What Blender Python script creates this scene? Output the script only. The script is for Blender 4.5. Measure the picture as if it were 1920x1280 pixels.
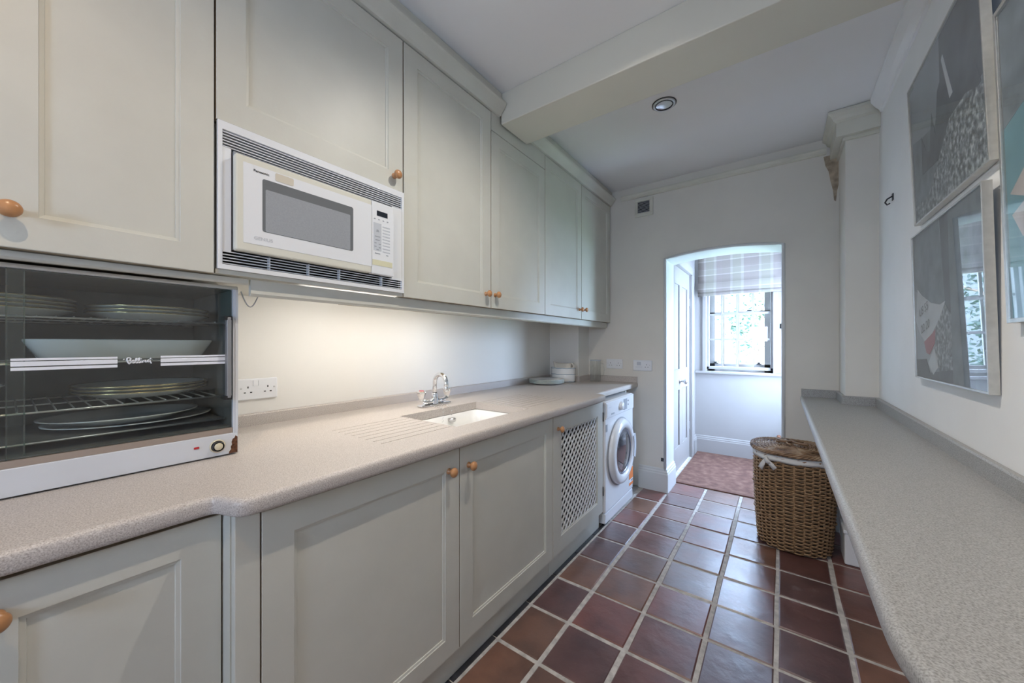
import bpy, bmesh, math, random
from mathutils import Vector, Matrix
for o in list(bpy.data.objects): bpy.data.objects.remove(o)
R = random.Random(7)
PI = math.pi
scn = bpy.context.scene
COL = scn.collection

# ------------------------------------------------------------------ camera, world, exposure
YAW = math.atan(503/690)
cam = bpy.data.cameras.new('camera'); cam.sensor_width = 36; cam.lens = 690/1920*36
cam.clip_start = 0.02; cam.shift_y = 5/1920
co = bpy.data.objects.new('camera', cam); COL.objects.link(co)
co.location = (0, 0, 1.24); co.rotation_euler = (PI/2, 0, YAW); scn.camera = co
scn.view_settings.view_transform = 'Standard'
try: scn.view_settings.look = 'None'
except Exception: pass
scn.view_settings.gamma = 1.0; scn.view_settings.use_curve_mapping = False
scn.view_settings.exposure = 0.80
W = bpy.data.worlds.new('world'); scn.world = W; W.use_nodes = True
bg = W.node_tree.nodes['Background']; bg.inputs[0].default_value = (0.52, 0.69, 1.0, 1); bg.inputs[1].default_value = 33.0
P_SPOT_MAIN, P_SPOT_NEAR, P_STRIP = 31, 20, 15.0
def portal(name, loc, rot, sx, sy):
    l = bpy.data.lights.new(name, 'AREA'); l.shape = 'RECTANGLE'; l.size = sx; l.size_y = sy
    l.cycles.is_portal = True
    o = bpy.data.objects.new(name, l); COL.objects.link(o); o.location = loc; o.rotation_euler = rot
portal('window_portal', (-0.385, 4.93, 1.5), (-PI/2, 0, 0), 0.75, 1.4)
portal('added_door_portal', (0.42, 4.13, 1.24), (0, PI/2, 0), 1.34, 0.5)  # for the added lobby door
portal('rear_fill_portal', (-0.45, -1.93, 1.5), (PI/2, 0, 0), 0.41, 0.41)  # for the added rear opening

# ------------------------------------------------------------------ materials
MATS = {}
def mat(name, col, rough=0.5, metal=0.0, noise=None, bump=None, spec=0.5, emit=None, coat=0, trans=0, ior=1.45):
    m = bpy.data.materials.new(name); m.use_nodes = True
    nt = m.node_tree; b = nt.nodes['Principled BSDF']
    b.inputs['Base Color'].default_value = (*col, 1); b.inputs['Roughness'].default_value = rough
    b.inputs['Metallic'].default_value = metal; b.inputs['Specular IOR Level'].default_value = spec
    b.inputs['Coat Weight'].default_value = coat; b.inputs['Transmission Weight'].default_value = trans
    b.inputs['IOR'].default_value = ior
    tc = None
    def coord():
        nonlocal tc
        if tc is None: tc = nt.nodes.new('ShaderNodeTexCoord')
        return tc.outputs['Object']
    if noise:                       # (scale, amount, detail)
        n = nt.nodes.new('ShaderNodeTexNoise'); n.inputs['Scale'].default_value = noise[0]
        n.inputs['Detail'].default_value = noise[2] if len(noise) > 2 else 4
        nt.links.new(coord(), n.inputs['Vector'])
        r = nt.nodes.new('ShaderNodeValToRGB'); a = noise[1]
        r.color_ramp.elements[0].position = 0.3; r.color_ramp.elements[1].position = 0.7
        r.color_ramp.elements[0].color = (*[max(0, c*(1-a)) for c in col], 1)
        r.color_ramp.elements[1].color = (*[min(1, c*(1+a)) for c in col], 1)
        nt.links.new(n.outputs['Fac'], r.inputs['Fac']); nt.links.new(r.outputs['Color'], b.inputs['Base Color'])
    if bump:                        # (scale, strength)
        n2 = nt.nodes.new('ShaderNodeTexNoise'); n2.inputs['Scale'].default_value = bump[0]; n2.inputs['Detail'].default_value = 3
        nt.links.new(coord(), n2.inputs['Vector'])
        bp = nt.nodes.new('ShaderNodeBump'); bp.inputs['Strength'].default_value = bump[1]; bp.inputs['Distance'].default_value = 0.004
        nt.links.new(n2.outputs['Fac'], bp.inputs['Height']); nt.links.new(bp.outputs['Normal'], b.inputs['Normal'])
    if emit:
        b.inputs['Emission Color'].default_value = (*emit[0], 1); b.inputs['Emission Strength'].default_value = emit[1]
    MATS[name] = m
    return m
def ramp_mat(name, stops, scale, rough, bump=0.0, detail=6, objrand=False, coat=0, stretch=None, roughvar=0):
    m = bpy.data.materials.new(name); m.use_nodes = True; nt = m.node_tree; b = nt.nodes['Principled BSDF']
    tc = nt.nodes.new('ShaderNodeTexCoord'); src = tc.outputs['Object']
    if stretch:
        mp = nt.nodes.new('ShaderNodeMapping'); mp.inputs['Scale'].default_value = stretch
        nt.links.new(src, mp.inputs['Vector']); src = mp.outputs['Vector']
    n = nt.nodes.new('ShaderNodeTexNoise'); n.inputs['Scale'].default_value = scale; n.inputs['Detail'].default_value = detail
    nt.links.new(src, n.inputs['Vector'])
    r = nt.nodes.new('ShaderNodeValToRGB'); cr = r.color_ramp
    while len(cr.elements) < len(stops): cr.elements.new(0.5)
    for e, (p, c) in zip(cr.elements, stops): e.position = p; e.color = (*c, 1)
    nt.links.new(n.outputs['Fac'], r.inputs['Fac']); nt.links.new(r.outputs['Color'], b.inputs['Base Color'])
    b.inputs['Roughness'].default_value = rough; b.inputs['Coat Weight'].default_value = coat
    if bump:
        bp = nt.nodes.new('ShaderNodeBump'); bp.inputs['Strength'].default_value = bump; bp.inputs['Distance'].default_value = 0.003
        nt.links.new(n.outputs['Fac'], bp.inputs['Height']); nt.links.new(bp.outputs['Normal'], b.inputs['Normal'])
    MATS[name] = m; return m
def pane_mat(name, tint, gloss=0.12, rough=0.0):
    m = bpy.data.materials.new(name); m.use_nodes = True; nt = m.node_tree
    nt.nodes.remove(nt.nodes['Principled BSDF']); out = nt.nodes['Material Output']
    t = nt.nodes.new('ShaderNodeBsdfTransparent'); t.inputs[0].default_value = (*tint, 1)
    g = nt.nodes.new('ShaderNodeBsdfGlossy'); g.inputs['Roughness'].default_value = rough
    lw = nt.nodes.new('ShaderNodeFresnel'); lw.inputs['IOR'].default_value = 1.5
    ad = nt.nodes.new('ShaderNodeMath'); ad.operation = 'MULTIPLY_ADD'; ad.inputs[1].default_value = 1.0; ad.inputs[2].default_value = gloss; ad.use_clamp = True
    ge = nt.nodes.new('ShaderNodeNewGeometry'); iv = nt.nodes.new('ShaderNodeMath'); iv.operation = 'SUBTRACT'; iv.inputs[0].default_value = 1; nt.links.new(ge.outputs['Backfacing'], iv.inputs[1])
    ml = nt.nodes.new('ShaderNodeMath'); ml.operation = 'MULTIPLY'; nt.links.new(iv.outputs[0], ml.inputs[1])
    mx = nt.nodes.new('ShaderNodeMixShader')
    nt.links.new(lw.outputs[0], ad.inputs[0]); nt.links.new(ad.outputs[0], ml.inputs[0]); nt.links.new(ml.outputs[0], mx.inputs[0])
    nt.links.new(t.outputs[0], mx.inputs[1]); nt.links.new(g.outputs[0], mx.inputs[2]); nt.links.new(mx.outputs[0], out.inputs[0])
    MATS[name] = m; return m

mat('wall_paint', (0.735, 0.70, 0.63), 0.75, noise=(2.2, 0.05, 5), bump=(60, 0.06))
mat('wall_right_paint', (0.86, 0.855, 0.835), 0.75, noise=(1.7, 0.05, 5), bump=(50, 0.06))
mat('wall_cream', (0.80, 0.78, 0.73), 0.6, noise=(1.5, 0.02, 3), bump=(50, 0.05))
mat('ceiling_paint', (0.87, 0.865, 0.86), 0.85, noise=(1.2, 0.03, 3))
mat('gloss_white', (0.68, 0.69, 0.68), 0.35, noise=(3, 0.03, 3))
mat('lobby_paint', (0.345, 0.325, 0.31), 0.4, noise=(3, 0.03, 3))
mat('cornice_paint', (0.66, 0.64, 0.55), 0.6, noise=(6, 0.07, 5))
mat('beam_paint', (0.70, 0.67, 0.57), 0.7, noise=(2, 0.04, 4))
mat('cream_cabinet', (0.605, 0.598, 0.53), 0.42, noise=(7, 0.03, 4), bump=(90, 0.05))
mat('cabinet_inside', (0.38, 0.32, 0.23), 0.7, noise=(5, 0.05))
mat('dark_void', (0.02, 0.02, 0.02), 0.8)
mat('beech', (0.46, 0.225, 0.095), 0.28, noise=(40, 0.18, 4), coat=0.3)
ramp_mat('worktop', [(0.33, (0.36, 0.315, 0.28)), (0.46, (0.50, 0.45, 0.41)), (0.58, (0.58, 0.53, 0.485)), (0.70, (0.66, 0.61, 0.57))], 420, 0.42, 0.05, 2)
ramp_mat('worktop_grey', [(0.33, (0.23, 0.225, 0.21)), (0.46, (0.33, 0.325, 0.31)), (0.58, (0.39, 0.385, 0.37)), (0.70, (0.46, 0.455, 0.44))], 380, 0.40, 0.05, 2)
mat('grout', (0.52, 0.49, 0.45), 0.9, noise=(30, 0.25, 5), bump=(120, 0.4))
mat('black_strip', (0.025, 0.025, 0.03), 0.35, noise=(20, 0.4))
mat('ceramic', (0.86, 0.86, 0.84), 0.12, coat=0.4)
mat('ceramic_cream', (0.80, 0.74, 0.64), 0.2)
mat('ceramic_green', (0.52, 0.58, 0.53), 0.2)
mat('ceramic_blue', (0.22, 0.30, 0.36), 0.25)
mat('gold_rim', (0.55, 0.42, 0.20), 0.25, 0.9)
mat('chrome', (0.85, 0.86, 0.88), 0.07, 1.0)
mat('steel', (0.62, 0.62, 0.62), 0.3, 1.0)
mat('handle_metal', (0.33, 0.33, 0.335), 0.38, 0.6)
mat('silver_frame', (0.60, 0.585, 0.54), 0.36, 0.85, noise=(60, 0.06))
mat('bright_edge', (0.82, 0.84, 0.84), 0.25, 0.7)
mat('black_plastic', (0.02, 0.02, 0.022), 0.35)
mat('white_plastic', (0.80, 0.81, 0.82), 0.35)
mat('oven_white', (0.78, 0.80, 0.82), 0.33)
mat('oven_cream', (0.70, 0.69, 0.60), 0.4)
mat('oven_window', (0.33, 0.35, 0.37), 0.22, noise=(300, 0.04, 1))
mat('oven_window_dark', (0.16, 0.17, 0.175), 0.2)
mat('pale_grey', (0.55, 0.58, 0.62), 0.5)
mat('mid_grey', (0.30, 0.32, 0.35), 0.5)
mat('display', (0.02, 0.025, 0.035), 0.15)
mat('sticker_yellow', (0.68, 0.66, 0.46), 0.6)
mat('sticker_tan', (0.62, 0.57, 0.47), 0.6)
mat('washer_white', (0.82, 0.84, 0.86), 0.22, coat=0.3)
mat('washer_glass', (0.03, 0.035, 0.05), 0.04, coat=1.0, spec=0.8)
mat('drum_grey', (0.25, 0.28, 0.34), 0.25, 0.6)
mat('orange', (0.80, 0.22, 0.05), 0.5)
mat('enamel', (0.66, 0.68, 0.71), 0.3, noise=(4, 0.03))
mat('warmer_inside', (0.13, 0.13, 0.125), 0.45, noise=(9, 0.2))
mat('warmer_rail', (0.42, 0.35, 0.30), 0.35, 0.5)
mat('print_white', (0.80, 0.82, 0.86), 0.5)
mat('red_lamp', (0.50, 0.02, 0.03), 0.2)
mat('rust', (0.12, 0.05, 0.025), 0.9, noise=(150, 0.5, 5), bump=(200, 0.6))
mat('ivory', (0.70, 0.63, 0.45), 0.3)
ramp_mat('wicker', [(0.3, (0.20, 0.115, 0.055)), (0.5, (0.33, 0.20, 0.10)), (0.7, (0.46, 0.30, 0.165))], 70, 0.55, 0, 5)
ramp_mat('wicker_lid', [(0.3, (0.10, 0.055, 0.03)), (0.5, (0.27, 0.16, 0.085)), (0.7, (0.46, 0.33, 0.21))], 16, 0.5, 0, 5)
mat('blocker_dark', (0.10, 0.075, 0.05), 0.95)
mat('linen', (0.74, 0.73, 0.70), 0.9, bump=(200, 0.2))
ramp_mat('carpet', [(0.3, (0.12, 0.058, 0.046)), (0.5, (0.17, 0.085, 0.062)), (0.72, (0.25, 0.14, 0.105))], 16, 0.95, 0.5, 14)
mat('leaf', (0.009, 0.028, 0.016), 0.5, noise=(3, 0.5))
mat('backdrop_wall', (0.085, 0.088, 0.085), 0.9, noise=(2, 0.1))
mat('bark', (0.14, 0.10, 0.07), 0.9, noise=(12, 0.4))
mat('lawn', (0.25, 0.33, 0.18), 0.95, noise=(5, 0.3))
mat('brass', (0.55, 0.42, 0.22), 0.3, 1.0)
mat('dark_metal', (0.06, 0.06, 0.065), 0.4, 0.7)
mat('bag_black', (0.015, 0.017, 0.022), 0.3, bump=(14, 0.8))
mat('terracotta_stop', (0.35, 0.16, 0.09), 0.6)
mat('paper_grey', (0.36, 0.4, 0.43), 0.5, noise=(5, 0.15, 6))
mat('paper_dark', (0.1, 0.115, 0.13), 0.5, noise=(12, 0.4, 6))
mat('paper_mid', (0.2, 0.235, 0.26), 0.5, noise=(14, 0.35, 6))
mat('paper_white', (0.62, 0.65, 0.68), 0.5, noise=(10, 0.1))
mat('paper_red', (0.42, 0.12, 0.14), 0.5)
mat('paper_teal', (0.17, 0.36, 0.41), 0.5, noise=(6, 0.25, 5))
mat('paper_pink', (0.60, 0.53, 0.50), 0.5, noise=(10, 0.15, 5))
ramp_mat('paper_foam', [(0.38, (0.09, 0.10, 0.11)), (0.52, (0.25, 0.28, 0.30)), (0.66, (0.58, 0.62, 0.63))], 55, 0.5, 0, 8)
pane_mat('window_glass', (0.98, 0.99, 0.99), 0.0)
pane_mat('picture_glass', (0.97, 0.98, 0.98), 0.10)
pane_mat('warmer_glass', (0.88, 0.91, 0.895), 0.03)
pane_mat('glass_edge', (0.45, 0.62, 0.55), 0.10, 0.1)
pane_mat('jar_glass', (0.96, 0.97, 0.965), 0.14)
mat('lamp_reflector', (0.75, 0.77, 0.80), 0.18, 1.0)
mat('lamp_glow', (1, 0.95, 0.85), 0.5, emit=((1.0, 0.86, 0.66), 12))
mat('strip_glow', (1, 1, 1), 0.5, emit=((1.0, 0.95, 0.89), P_STRIP))

def tile_mat():
    m = bpy.data.materials.new('terracotta_tile'); m.use_nodes = True; nt = m.node_tree; b = nt.nodes['Principled BSDF']
    L = nt.links.new; N = nt.nodes.new
    oi = N('ShaderNodeObjectInfo'); tc = N('ShaderNodeTexCoord'); g = N('ShaderNodeNewGeometry')
    r = N('ShaderNodeValToRGB'); cr = r.color_ramp
    for p, c in [(0.25, (0.125, 0.052, 0.045)), (0.5, (0.19, 0.065, 0.05)), (0.75, (0.155, 0.085, 0.062))]: e = cr.elements.new(p); e.color = (*c, 1)
    cr.elements[0].color = (0.115, 0.062, 0.06, 1); cr.elements[-1].color = (0.21, 0.095, 0.055, 1)
    L(oi.outputs['Random'], r.inputs['Fac'])
    n = N('ShaderNodeTexNoise'); n.inputs['Scale'].default_value = 7; n.inputs['Detail'].default_value = 6; L(g.outputs['Position'], n.inputs['Vector'])
    n3 = N('ShaderNodeTexNoise'); n3.inputs['Scale'].default_value = 3.3; n3.inputs['Detail'].default_value = 9; n3.inputs['Roughness'].default_value = 0.75; L(g.outputs['Position'], n3.inputs['Vector'])
    mx = N('ShaderNodeMix'); mx.data_type = 'RGBA'; mx.blend_type = 'MULTIPLY'; mx.inputs[0].default_value = 0.75
    r2 = N('ShaderNodeValToRGB'); r2.color_ramp.elements[0].position = 0.3; r2.color_ramp.elements[0].color = (0.55, 0.55, 0.6, 1)
    r2.color_ramp.elements[1].position = 0.7; r2.color_ramp.elements[1].color = (1.3, 1.25, 1.2, 1)
    L(n.outputs['Fac'], r2.inputs['Fac']); L(r.outputs['Color'], mx.inputs[6]); L(r2.outputs['Color'], mx.inputs[7])
    mx2 = N('ShaderNodeMix'); mx2.data_type = 'RGBA'; mx2.inputs[7].default_value = (0.42, 0.36, 0.34, 1)
    r3 = N('ShaderNodeValToRGB'); r3.color_ramp.elements[0].position = 0.60; r3.color_ramp.elements[0].color = (0, 0, 0, 1); r3.color_ramp.elements[1].position = 0.78; r3.color_ramp.elements[1].color = (0.6, 0.6, 0.6, 1)
    L(n3.outputs['Fac'], r3.inputs['Fac']); L(r3.outputs['Color'], mx2.inputs[0]); L(mx.outputs[2], mx2.inputs[6]); L(mx2.outputs[2], b.inputs['Base Color'])
    mr = N('ShaderNodeMapRange'); mr.inputs[1].default_value = 0.3; mr.inputs[2].default_value = 0.7; mr.inputs[3].default_value = 0.30; mr.inputs[4].default_value = 0.48
    L(n.outputs['Fac'], mr.inputs[0]); L(mr.outputs[0], b.inputs['Roughness'])
    n4 = N('ShaderNodeTexNoise'); n4.inputs['Scale'].default_value = 16; n4.inputs['Detail'].default_value = 5; L(g.outputs['Position'], n4.inputs['Vector'])
    bp = N('ShaderNodeBump'); bp.inputs['Strength'].default_value = 0.6; bp.inputs['Distance'].default_value = 0.008
    L(n4.outputs['Fac'], bp.inputs['Height']); L(bp.outputs['Normal'], b.inputs['Normal'])
    b.inputs['Specular IOR Level'].default_value = 0.6
    b.inputs['Coat Weight'].default_value = 0.8; b.inputs['Coat Roughness'].default_value = 0.28
    MATS['tile'] = m
tile_mat()
def plaid_mat():
    m = bpy.data.materials.new('plaid_fabric'); m.use_nodes = True; nt = m.node_tree; b = nt.nodes['Principled BSDF']
    L = nt.links.new; N = nt.nodes.new
    g = N('ShaderNodeNewGeometry'); s = N('ShaderNodeSeparateXYZ'); L(g.outputs['Position'], s.inputs[0])
    def band(sock, period, off, stops):
        a = N('ShaderNodeMath'); a.operation = 'MULTIPLY_ADD'; a.inputs[1].default_value = 1/period; a.inputs[2].default_value = off; L(sock, a.inputs[0])
        f = N('ShaderNodeMath'); f.operation = 'FRACT'; L(a.outputs[0], f.inputs[0])
        r = N('ShaderNodeValToRGB'); r.color_ramp.interpolation = 'CONSTANT'; cr = r.color_ramp
        while len(cr.elements) < len(stops): cr.elements.new(0.5)
        for e, (p, c) in zip(cr.elements, stops): e.position = p; e.color = (*c, 1)
        L(f.outputs[0], r.inputs['Fac']); return r
    a = band(s.outputs['X'], 0.26, 0.0, [(0, (0.28, 0.245, 0.22)), (0.30, (0.35, 0.32, 0.285)), (0.38, (0.30, 0.28, 0.235)), (0.68, (0.36, 0.33, 0.29)), (0.78, (0.29, 0.25, 0.23))])
    c = band(s.outputs['Z'], 0.155, 0.45, [(0, (0.88, 0.86, 0.85)), (0.42, (1.28, 1.28, 1.28)), (0.50, (1.0, 1.0, 0.98)), (0.85, (1.18, 1.18, 1.18)), (0.88, (0.92, 0.90, 0.89))])
    mx = N('ShaderNodeMix'); mx.data_type = 'RGBA'; mx.blend_type = 'MULTIPLY'; mx.inputs[0].default_value = 1
    L(a.outputs[0], mx.inputs[6]); L(c.outputs[0], mx.inputs[7]); L(mx.outputs[2], b.inputs['Base Color'])
    b.inputs['Roughness'].default_value = 0.95
    tr = N('ShaderNodeBsdfTranslucent'); L(mx.outputs[2], tr.inputs[0])
    ms = N('ShaderNodeMixShader'); ms.inputs[0].default_value = 0.06
    L(b.outputs[0], ms.inputs[1]); L(tr.outputs[0], ms.inputs[2]); L(ms.outputs[0], nt.nodes['Material Output'].inputs[0])
    MATS['plaid'] = m
plaid_mat()

# ------------------------------------------------------------------ mesh helpers
def origin_of(o):
    v = Vector((0, 0, 0))
    while o: v += o.location; o = o.parent
    return v
class MB:
    def __init__(s): s.v = []; s.f = []; s.sm = []
    def add(s, vs, fs, smooth=False):
        k = len(s.v); s.v += [tuple(v) for v in vs]
        for f in fs: s.f.append([i+k for i in f]); s.sm.append(smooth)
        return s
    def box(s, x0, y0, z0, x1, y1, z1):
        x0, x1 = min(x0, x1), max(x0, x1); y0, y1 = min(y0, y1), max(y0, y1); z0, z1 = min(z0, z1), max(z0, z1)
        return s.add([(x0,y0,z0),(x1,y0,z0),(x1,y1,z0),(x0,y1,z0),(x0,y0,z1),(x1,y0,z1),(x1,y1,z1),(x0,y1,z1)],
                     [(0,3,2,1),(4,5,6,7),(0,1,5,4),(1,2,6,5),(2,3,7,6),(3,0,4,7)])
    def obox(s, c, ax, ay, az):          # oriented box, half vectors
        c, ax, ay, az = map(Vector, (c, ax, ay, az)); vs = []
        for k in (-1, 1):
            for (i, j) in ((-1,-1),(1,-1),(1,1),(-1,1)): vs.append(c+ax*i+ay*j+az*k)
        return s.add(vs, [(0,3,2,1),(4,5,6,7),(0,1,5,4),(1,2,6,5),(2,3,7,6),(3,0,4,7)])
    def prism(s, poly, fn, d0, d1):      # poly of 2d points -> fn(a,b,d)
        n = len(poly)
        vs = [fn(a, b, d0) for a, b in poly]+[fn(a, b, d1) for a, b in poly]
        fs = [tuple(range(n-1, -1, -1)), tuple(range(n, 2*n))]+[(i, (i+1) % n, n+(i+1) % n, n+i) for i in range(n)]
        return s.add(vs, fs)
    def tube(s, path, r, n=8, closed=False, caps=True, smooth=True):
        P = [Vector(p) for p in path]; m = len(P); vs = []; up = None
        for i, p in enumerate(P):
            if closed: t = P[(i+1) % m]-P[i-1]
            else: t = P[min(i+1, m-1)]-P[max(i-1, 0)]
            t = t.normalized() if t.length > 1e-9 else Vector((0,0,1))
            if up is None:
                up = Vector((0,0,1)) if abs(t.z) < 0.9 else Vector((1,0,0))
            u = up-t*up.dot(t)
            if u.length < 1e-6: u = t.orthogonal()
            u.normalize(); up = u; w = t.cross(u)
            rr = r[i] if isinstance(r, (list, tuple)) else r
            for k in range(n):
                a = 2*PI*k/n; vs.append(p+u*math.cos(a)*rr+w*math.sin(a)*rr)
        fs = []
        for i in range(m if closed else m-1):
            j = (i+1) % m
            for k in range(n): fs.append((i*n+k, i*n+(k+1) % n, j*n+(k+1) % n, j*n+k))
        if caps and not closed: fs += [tuple(range(n-1, -1, -1)), tuple(range((m-1)*n, m*n))]
        return s.add(vs, fs, smooth)
    def lathe(s, prof, o=(0,0,0), axis='z', n=32, sx=1, sy=1, smooth=True, caps=False):
        o = Vector(o); vs = []
        for (r, h) in prof:
            for k in range(n):
                a = 2*PI*k/n; x, y = r*math.cos(a)*sx, r*math.sin(a)*sy
                vs.append(o+(Vector((x, y, h)) if axis == 'z' else Vector((h, x, y)) if axis == 'x' else Vector((y, h, x))))
        m = len(prof); fs = []
        for i in range(m-1):
            for k in range(n): fs.append((i*n+k, i*n+(k+1) % n, (i+1)*n+(k+1) % n, (i+1)*n+k))
        if caps: fs += [tuple(range(n-1, -1, -1)), tuple(range((m-1)*n, m*n))]
        return s.add(vs, fs, smooth)
    def sweep(s, prof, path, closed_prof=True, smooth=False):
        """prof: (out, z) pairs; path: xy polyline with left normal = out; mitred"""
        n = len(path); vs = []
        for i, p in enumerate(path):
            p = Vector((p[0], p[1]))
            d0 = (p-Vector(path[i-1][:2])).normalized() if i > 0 else None
            d1 = (Vector(path[i+1][:2])-p).normalized() if i < n-1 else None
            if d0 is None: d0 = d1
            if d1 is None: d1 = d0
            n0 = Vector((d0.y, -d0.x)); n1 = Vector((d1.y, -d1.x)); b = (n0+n1); b /= max(0.2, b.dot(n0))
            for (a, z) in prof: vs.append((p.x+b.x*a, p.y+b.y*a, z))
        m = len(prof); fs = []
        for i in range(n-1):
            for k in range(m if closed_prof else m-1):
                fs.append((i*m+k, i*m+(k+1) % m, (i+1)*m+(k+1) % m, (i+1)*m+k))
        if closed_prof: fs += [tuple(range(m-1, -1, -1)), tuple(range((n-1)*m, n*m))]
        return s.add(vs, fs, smooth)
    def mesh(s, name, off=Vector((0,0,0))):
        me = bpy.data.meshes.new(name)
        me.from_pydata([tuple(Vector(v)-off) for v in s.v], [], s.f)
        for p, sm in zip(me.polygons, s.sm): p.use_smooth = sm
        bm = bmesh.new(); bm.from_mesh(me); bmesh.ops.recalc_face_normals(bm, faces=bm.faces[:]); bm.to_mesh(me); bm.free()
        return me
    def build(s, name, m, parent=None, bevel=0, loc=None, seg=2):
        base = origin_of(parent) if parent else Vector((0,0,0))
        if loc is not None: loc = Vector(loc)
        else: loc = base.copy()
        me = s.mesh(name, loc); me.materials.append(MATS[m])
        o = bpy.data.objects.new(name, me); COL.objects.link(o)
        o.location = loc-base if parent else loc
        if parent: o.parent = parent
        if bevel:
            b = o.modifiers.new('bevel', 'BEVEL'); b.width = bevel; b.segments = seg; b.limit_method = 'ANGLE'; b.angle_limit = math.radians(40)
        return o
def tag(o, label, cat, group=None):
    o['label'] = label; o['category'] = cat
    if group: o['group'] = group
    return o
def struct(o): o['kind'] = 'structure'; return o
def thing(name, loc, label, cat, group=None):
    o = bpy.data.objects.new(name, None); COL.objects.link(o); o.location = loc; o.empty_display_size = 0.05
    return tag(o, label, cat, group)
def link_copy(src, parent, loc):
    c = src.copy(); COL.objects.link(c); c.parent = parent; c.location = Vector(loc)-origin_of(parent) if parent else Vector(loc)
    return c
def bx(name, m, parent, *b, bevel=0): return MB().box(*b).build(name, m, parent, bevel)
def text_mesh(txt, size, name, m, parent, fn, bold=0.0, space=1.0):
    """fn(a,b)->world; a right, b up"""
    cu = bpy.data.curves.new('txt', 'FONT'); cu.body = txt; cu.size = size; cu.offset = bold; cu.space_character = space
    to = bpy.data.objects.new('txt', cu); COL.objects.link(to)
    dg = bpy.context.evaluated_depsgraph_get(); dg.update()
    me = bpy.data.meshes.new_from_object(to.evaluated_get(dg))
    base = origin_of(parent)
    for v in me.vertices: v.co = Vector(fn(v.co.x, v.co.y))-base
    bpy.data.objects.remove(to)
    me.materials.clear(); me.materials.append(MATS[m])
    o = bpy.data.objects.new(name, me); COL.objects.link(o); o.parent = parent; return o

# ------------------------------------------------------------------ the room shell
XL, XR, YB, YF, ZC = -1.765, 0.46, 3.25, -1.8, 2.62
YC = 4.72
fl = struct(MB().box(XL-0.1, YF-0.1, -0.1, XR+0.1, 5.0, -0.004).build('floor', 'grout'))
xs = [-0.967, -0.763, -0.512, -0.257, -0.013, 0.228, 0.456]
y0r, pr = 1.22-0.2567*11, 0.2567
tm = {}
for j in range(20):
    ya = y0r+j*pr; yb_ = ya+pr
    for i in range(6):
        xa, xb = xs[i], xs[i+1]
        if yb_ > 3.56: continue
        if ya > 3.2 and (xa < -0.8 or xa > 0.0): continue
        if yb_ > 3.3:
            yb2 = 3.53
        else: yb2 = yb_
        w, d = xb-xa-0.018, yb2-ya-0.015
        key = (round(w, 3), round(d, 3))
        if key not in tm:
            b = MB(); e = 0.005
            b.add([(-w/2,-d/2,-.012),(w/2,-d/2,-.012),(w/2,d/2,-.012),(-w/2,d/2,-.012),
                   (-w/2,-d/2,-.004),(w/2,-d/2,-.004),(w/2,d/2,-.004),(-w/2,d/2,-.004),
                   (-w/2+e,-d/2+e,0),(w/2-e,-d/2+e,0),(w/2-e,d/2-e,0),(-w/2+e,d/2-e,0)],
                  [(8,9,10,11)]+[(k,(k+1)%4,4+(k+1)%4,4+k) for k in range(4)]+[(4+k,4+(k+1)%4,8+(k+1)%4,8+k) for k in range(4)])
            me = b.mesh('tile'); me.materials.append(MATS['tile']); tm[key] = me
        t = bpy.data.objects.new('tile', tm[key]); COL.objects.link(t); t.parent = fl
        t.location = ((xa+xb)/2+R.uniform(-.002,.002), (ya+yb2)/2+R.uniform(-.002,.002), R.uniform(-.0012, .0012))
        t.rotation_euler = (R.uniform(-.006,.006), R.uniform(-.006,.006), R.uniform(-.012,.012))
for j in range(16):
    b = MB().box(-0.992, y0r+j*pr+.004, -0.01, -0.972, y0r+(j+1)*pr-.004, 0.001)
    if y0r+(j+1)*pr < 2.55: b.build('border_tile', 'black_strip', fl)

struct(MB().box(XL-0.1, YF-0.1, ZC, XR+0.1, YB+0.05, ZC+0.1).build('ceiling', 'ceiling_paint'))
struct(MB().box(XL-0.1, YF, 0, XL, YB, ZC).build('wall_left', 'wall_cream'))
struct(MB().box(XR, YF, 0, XR+0.1, YB+0.28, ZC).build('wall_right', 'wall_right_paint'))
# rear wall with an added opening behind the camera, for fill daylight
b = MB().box(XL-0.1, YF-0.1, 0, -0.64, YF, ZC).box(-0.26, YF-0.1, 0, XR+0.1, YF, ZC).box(-0.64, YF-0.1, 0, -0.26, YF, 1.31).box(-0.64, YF-0.1, 1.69, -0.26, YF, ZC)
struct(b.build('wall_front', 'wall_paint'))
# arch wall
AX0, AX1, AZ = -0.781, 0.018, 1.955
def arch_pts(x0, x1, zs, rise, n=18):
    pts = []
    for i in range(n+1):
        t = i/n; pts.append((x0+(x1-x0)*t, zs+rise*(1-(2*t-1)**2)))
    return pts
poly = [(XL-0.1, 0), (AX0, 0)]+arch_pts(AX0, AX1, AZ, 0.034)+[(AX1, 0), (XR+0.1, 0), (XR+0.1, ZC), (XL-0.1, ZC)]
struct(MB().prism(poly, lambda a, z, d: (a, d, z), YB, YB+0.28).build('wall_back', 'wall_paint'))
sp = [(.236, 2.505), (.313, 2.505), (.313, 2.30), (.306, 2.26), (.300, 2.19), (.290, 2.20), (.284, 2.27), (.272, 2.33), (.262, 2.40), (.246, 2.44)]
MATS_STAIN = mat('flaking_plaster', (0.42, 0.34, 0.25), 0.9, noise=(25, 0.35, 8), bump=(60, 0.6))
MB().prism(sp, lambda a, z, d: (a, d, z), YB-.0008, YB+.002).build('plaster_patch', 'flaking_plaster', bpy.data.objects['wall_back'])
rv = MB()
aa = [(AX0, 0.0)]+arch_pts(AX0, AX1, AZ, 0.034)+[(AX1, 0.0)]
rv.tube([(x, YB-0.001, z) for x, z in aa], 0.011, 8)
struct(rv.build('trim_1', 'gloss_white'))
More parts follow.
